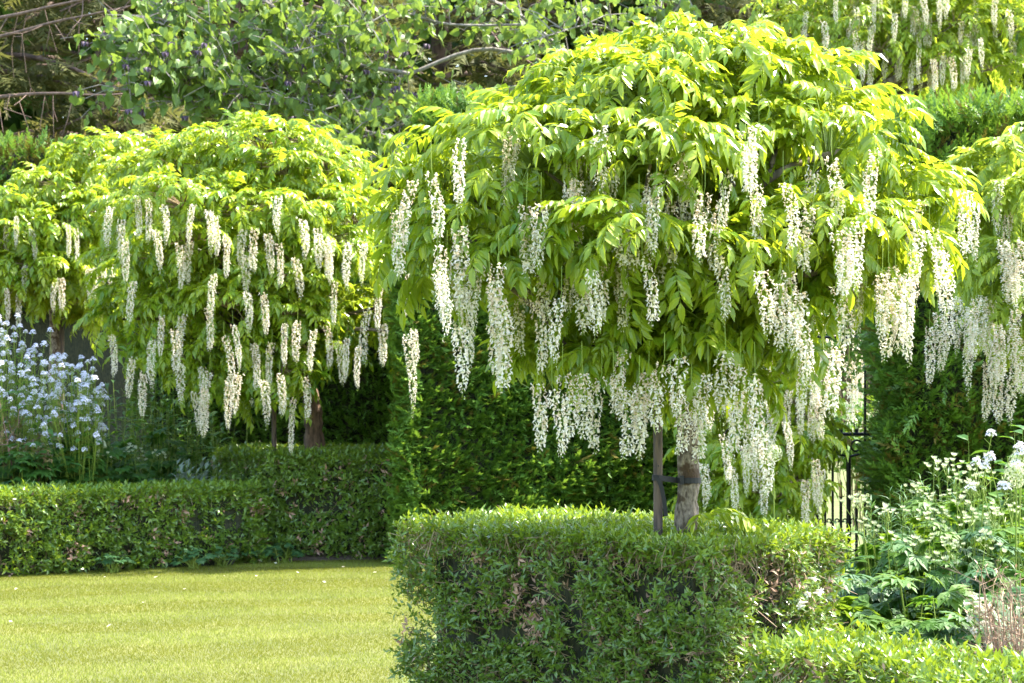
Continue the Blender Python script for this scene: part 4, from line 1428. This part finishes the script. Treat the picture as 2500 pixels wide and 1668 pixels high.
# --- the wood behind everything
def woodland():
    n = 70000
    lt = T().add([(0, 0, 0), (-.2, .26, .04), (0, .58, -.05), (.2, .24, .04)], [(0, 3, 1), (1, 3, 2)])
    x = RNG.uniform(-24, 24, n)
    y = RNG.uniform(50, 62, n)
    z = RNG.uniform(.2, 1, n) ** .8 * 19
    p = np.stack([x, y, z], 1)
    dens = np.array([n3(q, .35, 3.0) + .5 * n3(q, .9, 9.0) for q in p])
    gate_gap = (np.abs(x - 7.2) < 2.4) & (z < 3.0)
    keep = (dens > -.42) & ~gate_gap
    p = p[keep]
    f = RNG.normal(0, 1, p.shape) + np.array([0, -.4, -.2])
    Rm = frames(f, None, RNG.uniform(0, 6.28, len(p)), RNG.uniform(.6, 1.4, len(p)))
    bk = Bulk(); bk.add(lt, Rm, p)
    tb = Bulk()
    k = 60
    st = np.stack([RNG.uniform(-24, 24, k), RNG.uniform(50, 62, k), np.zeros(k)], 1)
    st = st[np.abs(st[:, 0] - 7.2) > 2.6]
    V, fl, le = segs(st, st + np.array([0, 0, 17.0]) + RNG.normal(0, .5, (len(st), 3)), .2, .08, 6)
    bk.raw(V, fl, le, 1)
    o = mesh_obj('woodland', bk.mesh('woodland'), None, [M['wood'], M['bark_con']], True)
    o['label'] = 'dense green woodland closing the view behind the garden'
    o['category'] = 'woodland'


woodland()

# shrub beyond the gate
def simple_shrub(name, label, cat, base, h, rx, n, mat, leaf, seed=0, twig='twig', group=None, solo=0, wf=.45, flop=.3, stems=14, trad=.006):
    rr = random.Random(seed); rg = np.random.default_rng(seed + 5)
    root = thing(name, label, cat, base, group)
    tw = Bulk()
    PP, FF = [], []
    for i in range(stems):
        a = rr.uniform(0, 6.28); q = rr.uniform(.2, 1)
        top = Vector(base) + Vector((math.cos(a) * rx * q, math.sin(a) * rx * q * .8, h * rr.uniform(.6, 1.0)))
        mid = Vector(base).lerp(top, .5) + Vector((rr.gauss(0, .1 * rx), rr.gauss(0, .1 * rx), .06 * h))
        s0 = Vector(base) + Vector((math.cos(a) * .1 * rx, math.sin(a) * .1 * rx, 0))
        tw.raw(*segs([s0, mid], [mid, top], [trad, trad * .7], [trad * .7, trad * .35]))
        for k in range(4):
            t = rr.uniform(.4, 1)
            c = (s0.lerp(mid, t * 2) if t < .5 else mid.lerp(top, t * 2 - 1))
            e = c + Vector((rr.gauss(0, .2) * rx, rr.gauss(0, .2) * rx, rr.uniform(-.02, .18) * h))
            tw.raw(*segs([c], [e], trad * .5, trad * .25))
            for _ in range(n // (stems * 4)):
                p = c.lerp(e, rr.random()) + Vector((rr.gauss(0, leaf * .7), rr.gauss(0, leaf * .7), rr.gauss(0, leaf * .6)))
                PP.append(tuple(p)); FF.append((math.cos(a) + rr.gauss(0, .7), math.sin(a) + rr.gauss(0, .7), -flop + rr.gauss(0, .5)))
    PP, FF = np.array(PP), np.array(FF)
    Rm = frames(FF, None, rg.uniform(-.8, .8, len(FF)), rg.uniform(.7, 1.3, len(FF)))
    lt = leaf_t(leaf, leaf * wf, .12, .15, False)
    bk = Bulk(); bk.add(lt, Rm, PP)
    mesh_obj('stems', tw.mesh('stems'), root, M[twig], True)
    mesh_obj('foliage', bk.mesh('foliage'), root, M[mat], True)
    return root


simple_shrub('shrub', 'yellow-green leafy shrub beyond the iron gate bars', 'shrub', (P(2095, 900, 23.5).x, 23.5, 0), 1.6, .6, 700, 'herb_yel', .14, 1)
simple_shrub('shrub', 'green shrub beyond the gate behind the draped wisteria', 'shrub', (P(1900, 900, 27).x, 27, 0), 2.2, 1.1, 900, 'herb', .14, 2)

simple_shrub('shrub', 'tall green bush closing the view behind the iron gate', 'shrub', (P(2075, 900, 31).x, 31, 0), 5.2, 1.6, 2600, 'herb', .17, 3, stems=26)

# ================================================================ HERBACEOUS PLANTS
def flower4_t(seed, n=22, R_=.048, fs=.0165):
    """a domed head of four-petalled flowers"""
    rr = random.Random(seed)
    tm = T()
    for i in range(n):
        a = i * 2.4; q = math.sqrt((i + .5) / n)
        p = Vector((math.cos(a) * R_ * q, math.sin(a) * R_ * q, R_ * 1.1 * (1 - q * q) + rr.uniform(-.2, .2) * R_))
        nrm = (Vector((p.x, p.y, R_ * .8)) + Vector((rr.gauss(0, .3), rr.gauss(0, .3), 0)) * R_).normalized()
        tube(tm, [Vector((0, 0, -R_ * .6)), p], .0012, .0009, 3, 1, per=1, cap=False)
        x = nrm.cross(Vector((0, 1, .1))).normalized(); y = nrm.cross(x)
        w = fs * rr.uniform(.8, 1.2); ro = rr.uniform(0, 1.5)
        for k in range(4):
            b = ro + k * math.pi / 2
            u = x * math.cos(b) + y * math.sin(b); v = y * math.cos(b) - x * math.sin(b)
            tm.add([p, p + u * w * .6 - v * w * .42 + nrm * w * .1, p + u * w + nrm * .0, p + u * w * .6 + v * w * .42 + nrm * w * .1], [(0, 1, 2, 3)], 0)
    return tm


HEADS = []
for i in range(4):
    me = flower4_t(300 + i).mesh('flower_head'); me.materials.append(M['rocket']); me.materials.append(M['stalk'])
    HEADS.append(me)


def stems_of(tb, base, top, r0, r1, bend=.1):
    mid = Vector(base).lerp(Vector(top), .55) + Vector((random.gauss(0, bend), random.gauss(0, bend), .0))
    tb.raw(*segs([base, mid], [mid, top], [r0, (r0 + r1) / 2], [(r0 + r1) / 2, r1], 4))
    return mid


def rocket(label, group, base, heads, d_sc=1.0, leaf=.10, leaf_n=10, mat='herb'):
    root = thing('sweet_rocket', label, 'flower', base, group)
    tb, lf = Bulk(), Bulk()
    lt = leaf_t(leaf, leaf * .27, .1, .25, False)
    PP, FF = [], []
    for h in heads:
        h = Vector(h)
        s0 = Vector(base) + Vector((random.gauss(0, .06), random.gauss(0, .06), 0))
        m_ = stems_of(tb, s0, h - Vector((0, 0, .05 * d_sc)), .005 * d_sc + .002, .002, .05)
        place('flower_head', random.choice(HEADS), Matrix.Translation(h - Vector((0, 0, .03 * d_sc))) @ Matrix.Rotation(random.uniform(0, 6), 4, 'Z') @ Matrix.Rotation(random.gauss(.2, .25), 4, 'X') @ Matrix.Scale(d_sc * random.uniform(.75, 1.2), 4), root)
        for k in range(leaf_n):
            t = random.uniform(.05, .9)
            p = s0.lerp(m_, min(1, t * 1.8)) if t < .55 else m_.lerp(h, (t - .55) / .45)
            a = random.uniform(0, 6.28)
            PP.append(tuple(p)); FF.append((math.cos(a), math.sin(a), random.uniform(-.2, .7)))
        for k in range(5):                                   # seed pods and side stalks below the head
            q = h - Vector((0, 0, random.uniform(.08, .3) * d_sc))
            a = random.uniform(0, 6.28)
            tb.raw(*segs([q], [q + Vector((math.cos(a), math.sin(a), .8)) * .07 * d_sc], .0018, .0012))
    mesh_obj('stems', tb.mesh('stems'), root, M['stalk'], True)
    PP, FF = np.array(PP), np.array(FF)
    lf.add(lt, frames(FF, None, RNG.uniform(-.6, .6, len(FF)), RNG.uniform(.6, 1.3, len(FF))), PP)
    mesh_obj('foliage', lf.mesh('foliage'), root, M[mat], True)
    return root


def bedz(d):
    return .2


GL = 'lilac-white rocket flowers in the left border'
for i in range(11):
    px0 = -30 + 29 * i
    d = 19.0 + .9 * random.random()
    base = Vector((P(px0, 900, d).x, d, .1))
    heads = []
    for k in range(36):
        x = px0 + random.gauss(0, 70)
        x = x if x < 262 else 262 - abs(random.gauss(0, 70))
        top = np.interp(x, [-60, 30, 80, 130, 200, 240, 275], [740, 770, 800, 850, 880, 900, 950])
        top += random.gauss(0, 26) + (i * 53 % 7) * 9
        y = top + (1110 - top) * random.betavariate(.9, 1.5)
        heads.append(P(x, y, d + random.uniform(-1.1, -.2)))
    rocket('lilac-white rocket plant crowded behind the long low hedge', GL, base, heads, .62, .13, 6)


def spears(name, label, cat, base, n, h, spread, leaf, wf, mat, group=None, per=16, stem_r=.005, seed=0, droop=.25, up=.35, top_only=0.0, head=None):
    """upright stems set with leaves all the way up"""
    rr = random.Random(seed); rg = np.random.default_rng(seed)
    root = thing(name, label, cat, base, group)
    tb = Bulk()
    PP, FF = [], []
    for i in range(n):
        s0 = Vector(base) + Vector((rr.gauss(0, spread), rr.gauss(0, spread), 0))
        hh = h * rr.uniform(.7, 1.0)
        top = s0 + Vector((rr.gauss(0, .08), rr.gauss(0, .08), 1)) * hh
        tb.raw(*segs([s0], [top], stem_r, stem_r * .4, 4))
        for k in range(per):
            t = top_only + (1 - top_only) * (k + .5) / per
            a = k * 2.4 + rr.uniform(-.3, .3)
            PP.append(tuple(s0.lerp(top, t)))
            FF.append((math.cos(a), math.sin(a), up + 1.2 * max(0, t - .75) + rr.gauss(0, .2)))
        if head:
            me, sc_h = head
            place('flower_head', me, Matrix.Translation(top) @ Matrix.Rotation(rr.uniform(0, 6), 4, 'Z') @ Matrix.Rotation(rr.gauss(0, .25), 4, 'X') @ Matrix.Scale(sc_h * rr.uniform(.8, 1.2), 4), root)
    PP, FF = np.array(PP), np.array(FF)
    bk = Bulk()
    bk.add(leaf_t(leaf, leaf * wf, .12, droop, base[1] < 14), frames(FF, None, rg.uniform(-.4, .4, len(FF)), rg.uniform(.65, 1.2, len(FF))), PP)
    mesh_obj('stems', tb.mesh('stems'), root, M['stalk'], True)
    mesh_obj('foliage', bk.mesh('foliage'), root, M[mat], True)
    return root


GP = 'upright leafy clumps in the left border'
for i, (px, d, h) in enumerate([(285, 20.2, 1.55), (330, 20.4, 1.6), (380, 20.5, 1.45), (430, 20.6, 1.4), (475, 20.8, 1.35), (520, 21.2, 1.3)]):
    spears('leafy_perennial', 'upright stems of lance-shaped green leaves beside the lilac-white rockets', 'plant', (P(px, 900, d).x, d, .15), 12, h, .11, .17, .22, 'herb', GP, 20, .006, 40 + i)
GS = 'grey-leaved plants behind the low hedge'
for i, (px, d, h) in enumerate([(425, 19.35, .78), (465, 19.45, .86), (505, 19.5, .84)]):
    spears('grey_leaved_plant', 'felted grey-leaved plant behind the low hedge end', 'plant', (P(px, 900, d).x, d, .1), 10, h, .09, .12, .3, 'grey', GS, 12, .005, 60 + i, up=.8)
# low leafy filler behind the low hedge
def lobed_t(seed, l=.13, lobes=5, fine=True):
    rr = random.Random(seed)
    tm = T()
    for k in range(lobes):
        a = (k - (lobes - 1) / 2) * R(38)
        ll = l * (1 - .10 * abs(k - (lobes - 1) / 2))
        leaf_t(ll, ll * .42, .10, rr.uniform(.12, .3), fine, 0, tm, rot_to((math.sin(a), math.cos(a), rr.uniform(-.05, .1)), (0, 0, 1)), np.array((0, 0, 0)))
        for s_ in (-1, 1):                                  # teeth of the lobe
            b = a + s_ * R(22)
            leaf_t(ll * .62, ll * .24, .10, .2, False, 0, tm, rot_to((math.sin(b), math.cos(b), 0), (0, 0, 1)), np.array((math.sin(a), math.cos(a), 0)) * ll * .25)
    return tm


LOBED = [lobed_t(500 + i) for i in range(3)]
LOBED_FAR = [lobed_t(510 + i, fine=False) for i in range(3)]


def lobed_plant(label, base, n, h, spread, size, mat, group, seed, heads=0, head_mesh=None, head_s=1.0, head_h=None, name='lobed_leaf_plant', cat='plant', solo=0):
    rr = random.Random(seed); rg = np.random.default_rng(seed)
    root = thing(name, label, cat, base, group)
    tb = Bulk()
    PP, FF = [], []
    for i in range(n):
        a = rr.uniform(0, 6.28); q = math.sqrt(rr.random())
        top = Vector(base) + Vector((math.cos(a) * spread * q, math.sin(a) * spread * q, h * (1.0 - .45 * q * q) * rr.uniform(.55, 1.0)))
        s0 = Vector(base) + Vector((rr.gauss(0, .03), rr.gauss(0, .03), 0))
        mid = s0.lerp(top, .6) + Vector((0, 0, .1 * h))
        tb.raw(*segs([s0, mid], [mid, top], [.004, .003], [.003, .002]))
        PP.append(tuple(top)); FF.append((math.cos(a) * (.5 + q), math.sin(a) * (.5 + q) - .3, rr.gauss(-.15, .25)))
    for i in range(heads):
        a = rr.uniform(0, 6.28); q = math.sqrt(rr.random())
        top = Vector(base) + Vector((math.cos(a) * spread * q, math.sin(a) * spread * q, (head_h or h * 1.2) * rr.uniform(.85, 1.05)))
        s0 = Vector(base) + Vector((rr.gauss(0, .03), rr.gauss(0, .03), 0))
        tb.raw(*segs([s0], [top], .003, .002))
        place('flower_head', head_mesh, Matrix.Translation(top) @ Matrix.Rotation(rr.uniform(0, 6), 4, 'Z') @ Matrix.Rotation(rr.gauss(.2, .3), 4, 'X') @ Matrix.Scale(head_s * rr.uniform(.75, 1.2), 4), root)
    PP, FF = np.array(PP), np.array(FF)
    Rm = frames(FF, None, rg.uniform(-.5, .5, len(FF)), rg.uniform(.7, 1.3, len(FF)) * size)
    mesh_obj('stems', tb.mesh('stems'), root, M['stalk'], True)
    pick = np.arange(len(PP))[np.argsort(PP[:, 1])[:solo]] if solo else np.array([], int)
    for j in pick:
        place('leaf', lob_mesh(int(j) % 3, mat), mat4(Rm[j], PP[j]), root)
    rest = np.setdiff1d(np.arange(len(PP)), pick)
    bk = Bulk()
    for i in range(3):
        sel = rest[rest % 3 == i]
        bk.add((LOBED if base[1] < 14 else LOBED_FAR)[i], Rm[sel], PP[sel])
    if bk.parts:
        mesh_obj('foliage', bk.mesh('foliage'), root, M[mat], True)
    return root


LOBM = {}


def lob_mesh(i, mat):
    if (i, mat) not in LOBM:
        me = LOBED[i].mesh('leaf'); me.materials.append(M[mat]); LOBM[(i, mat)] = me
    return LOBM[(i, mat)]


def masterwort_t(seed, R_=.03):
    """pincushion head with a ruff of pointed bracts, three in a cluster"""
    rr = random.Random(seed)
    tm = T()
    for (cx, cy, cz, s_) in ((0, 0, .02, 1), (.04, .01, 0, .85), (-.03, .03, -.01, .8), (-.01, -.04, -.005, .8)):
        c = Vector((cx, cy, cz))
        tube(tm, [Vector((0, 0, -.06)), c], .0015, .0012, 3, 1, per=1, cap=False)
        for k in range(12):
            a = k * math.pi / 6
            leaf_t(R_ * s_, R_ * .30 * s_, .1, -.15, False, 0, tm, rot_to((math.cos(a), math.sin(a), .9), (0, 0, 1)), np.array(c))
        for k in range(14):
            a = k * 2.4; q = math.sqrt(k / 14) * .6
            d = Vector((math.cos(a) * q, math.sin(a) * q, 1)).normalized() * R_ * .55 * s_
            w = Vector((math.sin(a), -math.cos(a), 0)) * .0022
            tm.add([c - w, c + w, c + d + w, c + d - w], [(0, 1, 2, 3)], 0)
    return tm


MW = []
for i in range(2):
    me = masterwort_t(600 + i).mesh('flower_head'); me.materials.append(M['cream']); me.materials.append(M['stalk'])
    MW.append(me)

GM = 'pale masterworts in the left border'
for i, px in enumerate([10, 70, 130, 190, 250, 310, 370]):
    d = 18.5 + .0022 * px + .25 * (i % 2)
    lobed_plant('low lobed-leaved plant with pale green flower heads behind the long low hedge', (P(px, 900, d).x, d, .1), 42, .78, .34, 1.0, ['herb_blue', 'herb'][i % 2], GM, 70 + i, 4, MW[i % 2], 1.2, .92)
for i, (px, d) in enumerate([(200, 18.95), (300, 19.5), (390, 20.0), (60, 18.55), (130, 18.75), (0, 18.5), (255, 19.05)]):
    lobed_plant('dense green leafy mound at the foot of the lilac-white rockets', (P(px, 900, d).x, d, .1), 85, 1.12, .38, 1.0, 'herb', 'leafy mounds under the rockets', 80 + i)

# reddish shrub with bare stems at the left edge
mp = simple_shrub('maple_shrub', 'bronze-leaved spreading shrub with bare reddish stems among the rockets', 'shrub', (P(35, 900, 18.75).x, 18.75, .1), 1.45, .72, 1500, 'maple', .055, 9, 'redtwig', wf=.3, stems=13, trad=.011)

# foxglove spike
fx = thing('foxglove', 'single pale foxglove spike with drooping bells beside the rockets', 'flower', (P(247, 900, 18.95).x, 18.95, .1))
tm = T(); b0 = Vector(fx.location); ft = P(250, 990, 18.95)
tube(tm, [b0, b0.lerp(ft, .5) + Vector((.01, 0, 0)), ft], .007, .003, 5)
mesh_obj('stem', tm.mesh('stem'), fx, M['stalk'])
for i, (dy, s_) in enumerate([(30, .5), (50, .6), (68, .8), (90, 1.0), (112, 1.1)]):
    p = P(248 + (4 if i % 2 else -4), 985 + dy, 18.9)
    tm = T()
    sgn = 1 if i % 2 else -1
    tube(tm, [p, p + Vector((.012 * sgn, -.012, -.02)), p + Vector((.02 * sgn, -.02, -.05)), p + Vector((.024 * sgn, -.026, -.065))], .006 * s_, .019 * s_, 8, 0, per=3, cap=False)
    mesh_obj('bell', tm.mesh('bell', True), fx, M['cream'])
bk = Bulk()
k = 14
FF = np.stack([np.cos(np.arange(k) * 2.4), np.sin(np.arange(k) * 2.4), np.full(k, .5)], 1)
PP = np.array([tuple(b0.lerp(ft, .1 + .5 * i / k)) for i in range(k)])
bk.add(leaf_t(.16, .05, .1, .3, True), frames(FF), PP)
mesh_obj('foliage', bk.mesh('foliage'), fx, M['herb_yel'], True)

# ferny weed at the foot of the low hedge
for i, (px, d) in enumerate([(540, 18.45), (585, 18.75), (640, 18.85), (690, 18.85), (470, 18.2), (280, 17.85)]):
    lobed_plant('small bluish ferny plant at the foot of the left hedge', (P(px, 900, d).x, d, .0), 26, .20, .16, .5, 'herb_blue', 'ferny plants along the hedge foot', 90 + i)

# ---------------------------------------------------------------- right-hand bed
GB = 'broad lobed leaves in the right bed'
for i, (px, d, h) in enumerate([(2120, 9.3, .72), (2230, 9.0, .74), (2060, 9.7, .70), (2330, 8.6, .66), (2160, 8.55, .52), (2260, 8.2, .50), (2360, 8.0, .46), (2080, 8.9, .58), (2420, 8.9, .75), (2290, 9.6, .85), (2010, 9.2, .62), (2380, 9.4, .9), (2180, 7.95, .40), (2470, 9.6, .95)]):
    lobed_plant('glossy lobed-leaved plant on yellowish stems between low hedge and masterworts', (P(px, 900, d).x, d, .1), 46, h, .28, 1.0, ['herb', 'herb_yel', 'herb_blue'][i % 3], GB, 120 + i, solo=16)
GM2 = 'pale masterworts in the right bed'
for i, (px, d, h) in enumerate([(2250, 9.5, .98), (2310, 9.9, 1.12), (2360, 10.1, 1.2), (2200, 9.9, .98), (2400, 9.5, 1.02), (2290, 10.4, 1.22), (2340, 9.2, .92), (2440, 9.9, 1.12), (2150, 10.3, 1.0), (2390, 10.5, 1.28)]):
    h *= .9
    lobed_plant('cream masterwort with starry heads above the glossy lobed leaves', (P(px, 900, d).x, d, .1), 48, h * .95, .2, .8, ['herb', 'herb_yel'][i % 2], GM2, 140 + i, 6, MW[i % 2], .9, h, name='masterwort', cat='flower', solo=8)
GN = 'narrow-leaved clumps by the gate'
for i, (px, d, h) in enumerate([(2160, 10.7, .95), (2190, 10.9, 1.0), (2215, 10.6, .95), (2245, 10.9, 1.0), (2275, 11.0, 1.08), (2300, 10.8, 1.08), (2130, 10.9, .92), (2330, 11.2, 1.12)]):
    spears('narrow_leaved_plant', 'clump of upright stems with narrow silvery-green leaves before the gate', 'plant', (P(px, 900, d).x, d, .1), 9, h, .055, .075, .11, 'herb_blue', GN, 34, .003, 150 + i, up=.6, top_only=.35)
GT = 'strappy silver-green leaves'
for i, (px, d) in enumerate([(2440, 8.3), (2420, 8.6), (2480, 8.5)]):
    spears('strap_leaved_plant', 'tuft of strappy grey-green leaves beside the brown twiggy shrub', 'plant', (P(px, 900, d).x, d, .1), 12, .55, .05, .28, .05, 'grey', GT, 8, .003, 170 + i, up=1.2, droop=.5)
# leafy plant at the right edge
for i, (px, d, h) in enumerate([(2450, 10.4, 1.32), (2500, 10.2, 1.38), (2420, 10.8, 1.3)]):
    spears('leafy_perennial', 'tall plant with broad oval leaves under the round white allium', 'plant', (P(px, 900, d).x, d, .1), 10, h, .08, .10, .55, ['herb_yel', 'herb', 'herb'][i], 'broad-leaved stems at the right edge', 15, .004, 180 + i, up=.1)
# rockets at the right
d = 9.6
rocket('airy rocket stem with small lilac-white heads before the dark yew', None, Vector((P(2465, 900, d).x, d, .1)),
       [P(x, y, d) for x, y in ((2420, 1052), (2415, 1110), (2383, 1123), (2405, 1132), (2370, 1185), (2488, 1085), (2480, 1128), (2452, 1185), (2496, 1100))], .62, .07, 5)

# alliums
def allium(label, px, py, d, r, seed, lean=0.0):
    rr = random.Random(seed)
    c = P(px, py, d)
    b = P(px + lean, 900, d); b.z = .1
    root = thing('allium', label, 'flower', b)
    tm = T(); tube(tm, [b, b.lerp(c, .5) + Vector((-.01, 0, 0)), c], .0045, .0035, 6)
    mesh_obj('stem', tm.mesh('stem', True), root, M['stalk'])
    tm = T()
    n = 100
    for i in range(n):
        z = 1 - 2 * (i + .5) / n
        a = i * 2.39996
        q = math.sqrt(1 - z * z)
        o = Vector((q * math.cos(a), q * math.sin(a), z))
        e = c + o * r * rr.uniform(.8, 1.05)
        x = o.cross(Vector((.3, .2, 1))).normalized(); y = o.cross(x)
        w = .0008
        tm.add([c + x * w, c - x * w, e], [(0, 1, 2)], 1)
        s_ = r * .20
        for k in range(3):
            t = k * 1.047 + rr.random()
            u = x * math.cos(t) + y * math.sin(t); v = y * math.cos(t) - x * math.sin(t)
            tm.add([e - u * s_, e - v * s_ * .22 + o * s_ * .1, e + u * s_, e + v * s_ * .22 + o * s_ * .1], [(0, 1, 2, 3)], 0)
    mesh_obj('flower_head', tm.mesh('flower_head'), root, [M['cream'], M['stalk']])
    return root


allium('single pale allium globe on a tall stem behind the square hedge', 1888, 1107, 10.6, .047, 1, 18)
allium('large round white allium globe at the edge of the right bed', 2482, 1158, 9.3, .062, 2, 8)
allium('half-open green-white allium above the round white allium', 2490, 1122, 9.9, .05, 3, 6)
allium('dim white allium globe behind the left hedge block', 604, 985, 21.8, .075, 4, 2)


# penstemons
def penstemon(label, pts_px, basepx, d, seed):
    rr = random.Random(seed)
    b = P(basepx, 900, d); b.z = .08
    root = thing('penstemon', label, 'flower', b)
    top = P(pts_px[0][0], pts_px[0][1] - 25, d)
    tm = T(); tube(tm, [b, b.lerp(top, .5) + Vector((.01, 0, 0)), top], .003, .0018, 5)
    mesh_obj('stem', tm.mesh('stem'), root, M['stalk'])
    for (x, y) in pts_px:
        p = P(x, y, d) + Vector((0, rr.uniform(-.03, .01), 0))
        t = max(0, min(1, (p.z - b.z) / (top.z - b.z)))
        ax = b.lerp(top, t)
        o = (p - ax)
        if o.length < .01:
            o = Vector((.02, -.01, 0))
        dr = o.normalized()
        tm = T()
        L_ = .022
        tube(tm, [ax, p - dr * .012], .0012, .0012, 3, 1, per=1)
        tube(tm, [p - dr * .012, p, p + dr * L_ * .7 + Vector((0, 0, -.003))], .002, .0065, 7, 0, per=2, cap=False)
        e = p + dr * L_ * .7
        s_ = dr.cross(Vector((0, 0, 1))).normalized(); u = s_.cross(dr)
        for k in range(5):
            a = k * 1.257
            v = s_ * math.cos(a) + u * math.sin(a); w = u * math.cos(a) - s_ * math.sin(a)
            tm.add([e + v * .005 - w * .004, e + v * .005 + w * .004, e + v * .014 + w * .004 + dr * .004, e + v * .014 - w * .004 + dr * .004], [(0, 1, 2, 3)], 0)
        mesh_obj('bell', tm.mesh('bell'), root, [M['petal'], M['stalk']])
    bk = Bulk()
    k = 10
    FF = np.stack([np.cos(np.arange(k) * 1.57), np.sin(np.arange(k) * 1.57), np.full(k, .5)], 1)
    PP = np.array([tuple(b.lerp(top, .1 + .5 * i / k)) for i in range(k)])
    bk.add(leaf_t(.06, .013, .1, .2, True), frames(FF), PP)
    mesh_obj('foliage', bk.mesh('foliage'), root, M['herb'], True)


penstemon('white penstemon spike above the low edging hedge', [(2372, 1455), (2395, 1462), (2366, 1474), (2385, 1482), (2405, 1477), (2378, 1492), (2398, 1490), (2369, 1508), (2392, 1522), (2408, 1508), (2404, 1520), (2412, 1532), (2376, 1537), (2407, 1568), (2395, 1500), (2383, 1470), (2410, 1486)], 2398, 7.7, 5)
penstemon('small white penstemon leaning from the twiggy corner of the square hedge', [(1980, 1412), (1992, 1448), (1976, 1450), (1958, 1478), (1995, 1440), (1965, 1470)], 1978, 7.95, 6)

# dry brown twiggy shrub
dr = thing('twiggy_shrub', 'dry brown twiggy shrub at the right end of the low hedge', 'shrub', (P(2500, 900, 7.6).x, 7.6, .05))
tw = Bulk(); PPl, FFl = [], []
for i in range(60):
    a0 = Vector(dr.location) + Vector((random.gauss(0, .05), random.gauss(0, .05), 0))
    x = random.uniform(2390, 2620)
    top = P(x, random.uniform(1390, 1600), 7.6 + random.gauss(0, .12))
    m_ = a0.lerp(top, .5) + Vector((random.gauss(0, .03), random.gauss(0, .03), random.gauss(0, .02)))
    tw.raw(*segs([a0, m_], [m_, top], [.0045, .003], [.003, .0018]))
    for k in range(6):
        q = m_.lerp(top, random.random())
        e = q + Vector((random.gauss(-.01, .06), random.gauss(0, .05), random.uniform(.0, .09)))
        tw.raw(*segs([q], [e], .0018, .0009))
        for j in range(2):
            e2 = e + Vector((random.gauss(0, .03), random.gauss(0, .03), random.uniform(0, .04)))
            tw.raw(*segs([q.lerp(e, .6)], [e2], .0012, .0006))
            if random.random() < .35:
                PPl.append(tuple(e2)); FFl.append((random.gauss(0, 1), random.gauss(0, 1), .5))
mesh_obj('twigs', tw.mesh('twigs'), dr, M['drytwig'], True)
bk = Bulk(); bk.add(leaf_t(.025, .008, .1, .1, False), frames(np.array(FFl)), np.array(PPl))
mesh_obj('foliage', bk.mesh('foliage'), dr, M['hedge_dead'], True)

# extra bare twigs in the worn corner of the near block belong to that hedge
tw = Bulk()
hroot = bpy.data.objects['clipped_hedge']
for i in range(200):
    t = random.random()
    a = Vector((.80, 7.93, 0)).lerp(Vector((1.36, 8.58, 0)), t) + Vector((-.04, .05, 0)) * random.uniform(0, 1.5)
    a.z = random.uniform(.35, .93)
    dvec = Vector((random.gauss(.03, .04), random.gauss(-.03, .04), random.gauss(.02, .04)))
    tw.raw(*segs([a], [a + dvec], .0022, .001))
mesh_obj('worn_twigs', tw.mesh('worn_twigs'), hroot, M['drytwig'], True)

# young wisteria sucker at the foot of the near trunk
sk = thing('wisteria_sucker', 'young yellow-green wisteria shoot at the foot of the near trunk', 'plant', Vector((P(1722, 900, D1 + .05).x, D1 + .05, .1)))
tm = T(); b0 = Vector(sk.location)
tube(tm, [b0, P(1716, 1290, D1 + .05), P(1722, 1265, D1 + .02)], .003, .002, 5)
mesh_obj('stem', tm.mesh('stem'), sk, M['stalk'])
for (f, s_) in (((.9, -.3, .25), .85), ((-.2, -.9, .35), .6), ((.6, .5, .4), .7)):
    Rm = frames(np.array([f]), None, None, np.array([s_]))[0]
    place('leaf', frond_mesh('fine', 2, 'wist'), mat4(Rm, P(1722, 1265, D1 + .02)), sk)

# fallen petals on the lawn
pt = T(); leaf_t(.035, .026, .25, -.25, True, 0, pt)
pm = pt.mesh('fallen_petal'); pm.materials.append(M['petal'])
for (px, py) in [(674, 1381), (556, 1374), (254, 1414), (375, 1416), (548, 1411), (625, 1412), (448, 1445), (730, 1404), (30, 1523), (260, 1537), (36, 1445), (795, 1428), (690, 1372), (640, 1376), (834, 1389), (350, 1477), (920, 1402)]:
    d = EYE * FPX / (py - HOR)
    o = bpy.data.objects.new('fallen_petal', pm); link(o)
    o.location = ((px - 1250) / FPX * d, d, .018)
    o.rotation_euler = (random.uniform(-.3, .3), random.uniform(-.3, .3), random.uniform(0, 6))
    o.scale = (random.uniform(.7, 1.2),) * 3
    o['label'] = 'small fallen white petal lying on the lawn'
    o['category'] = 'petal'
    o['group'] = 'white petals scattered on the lawn'
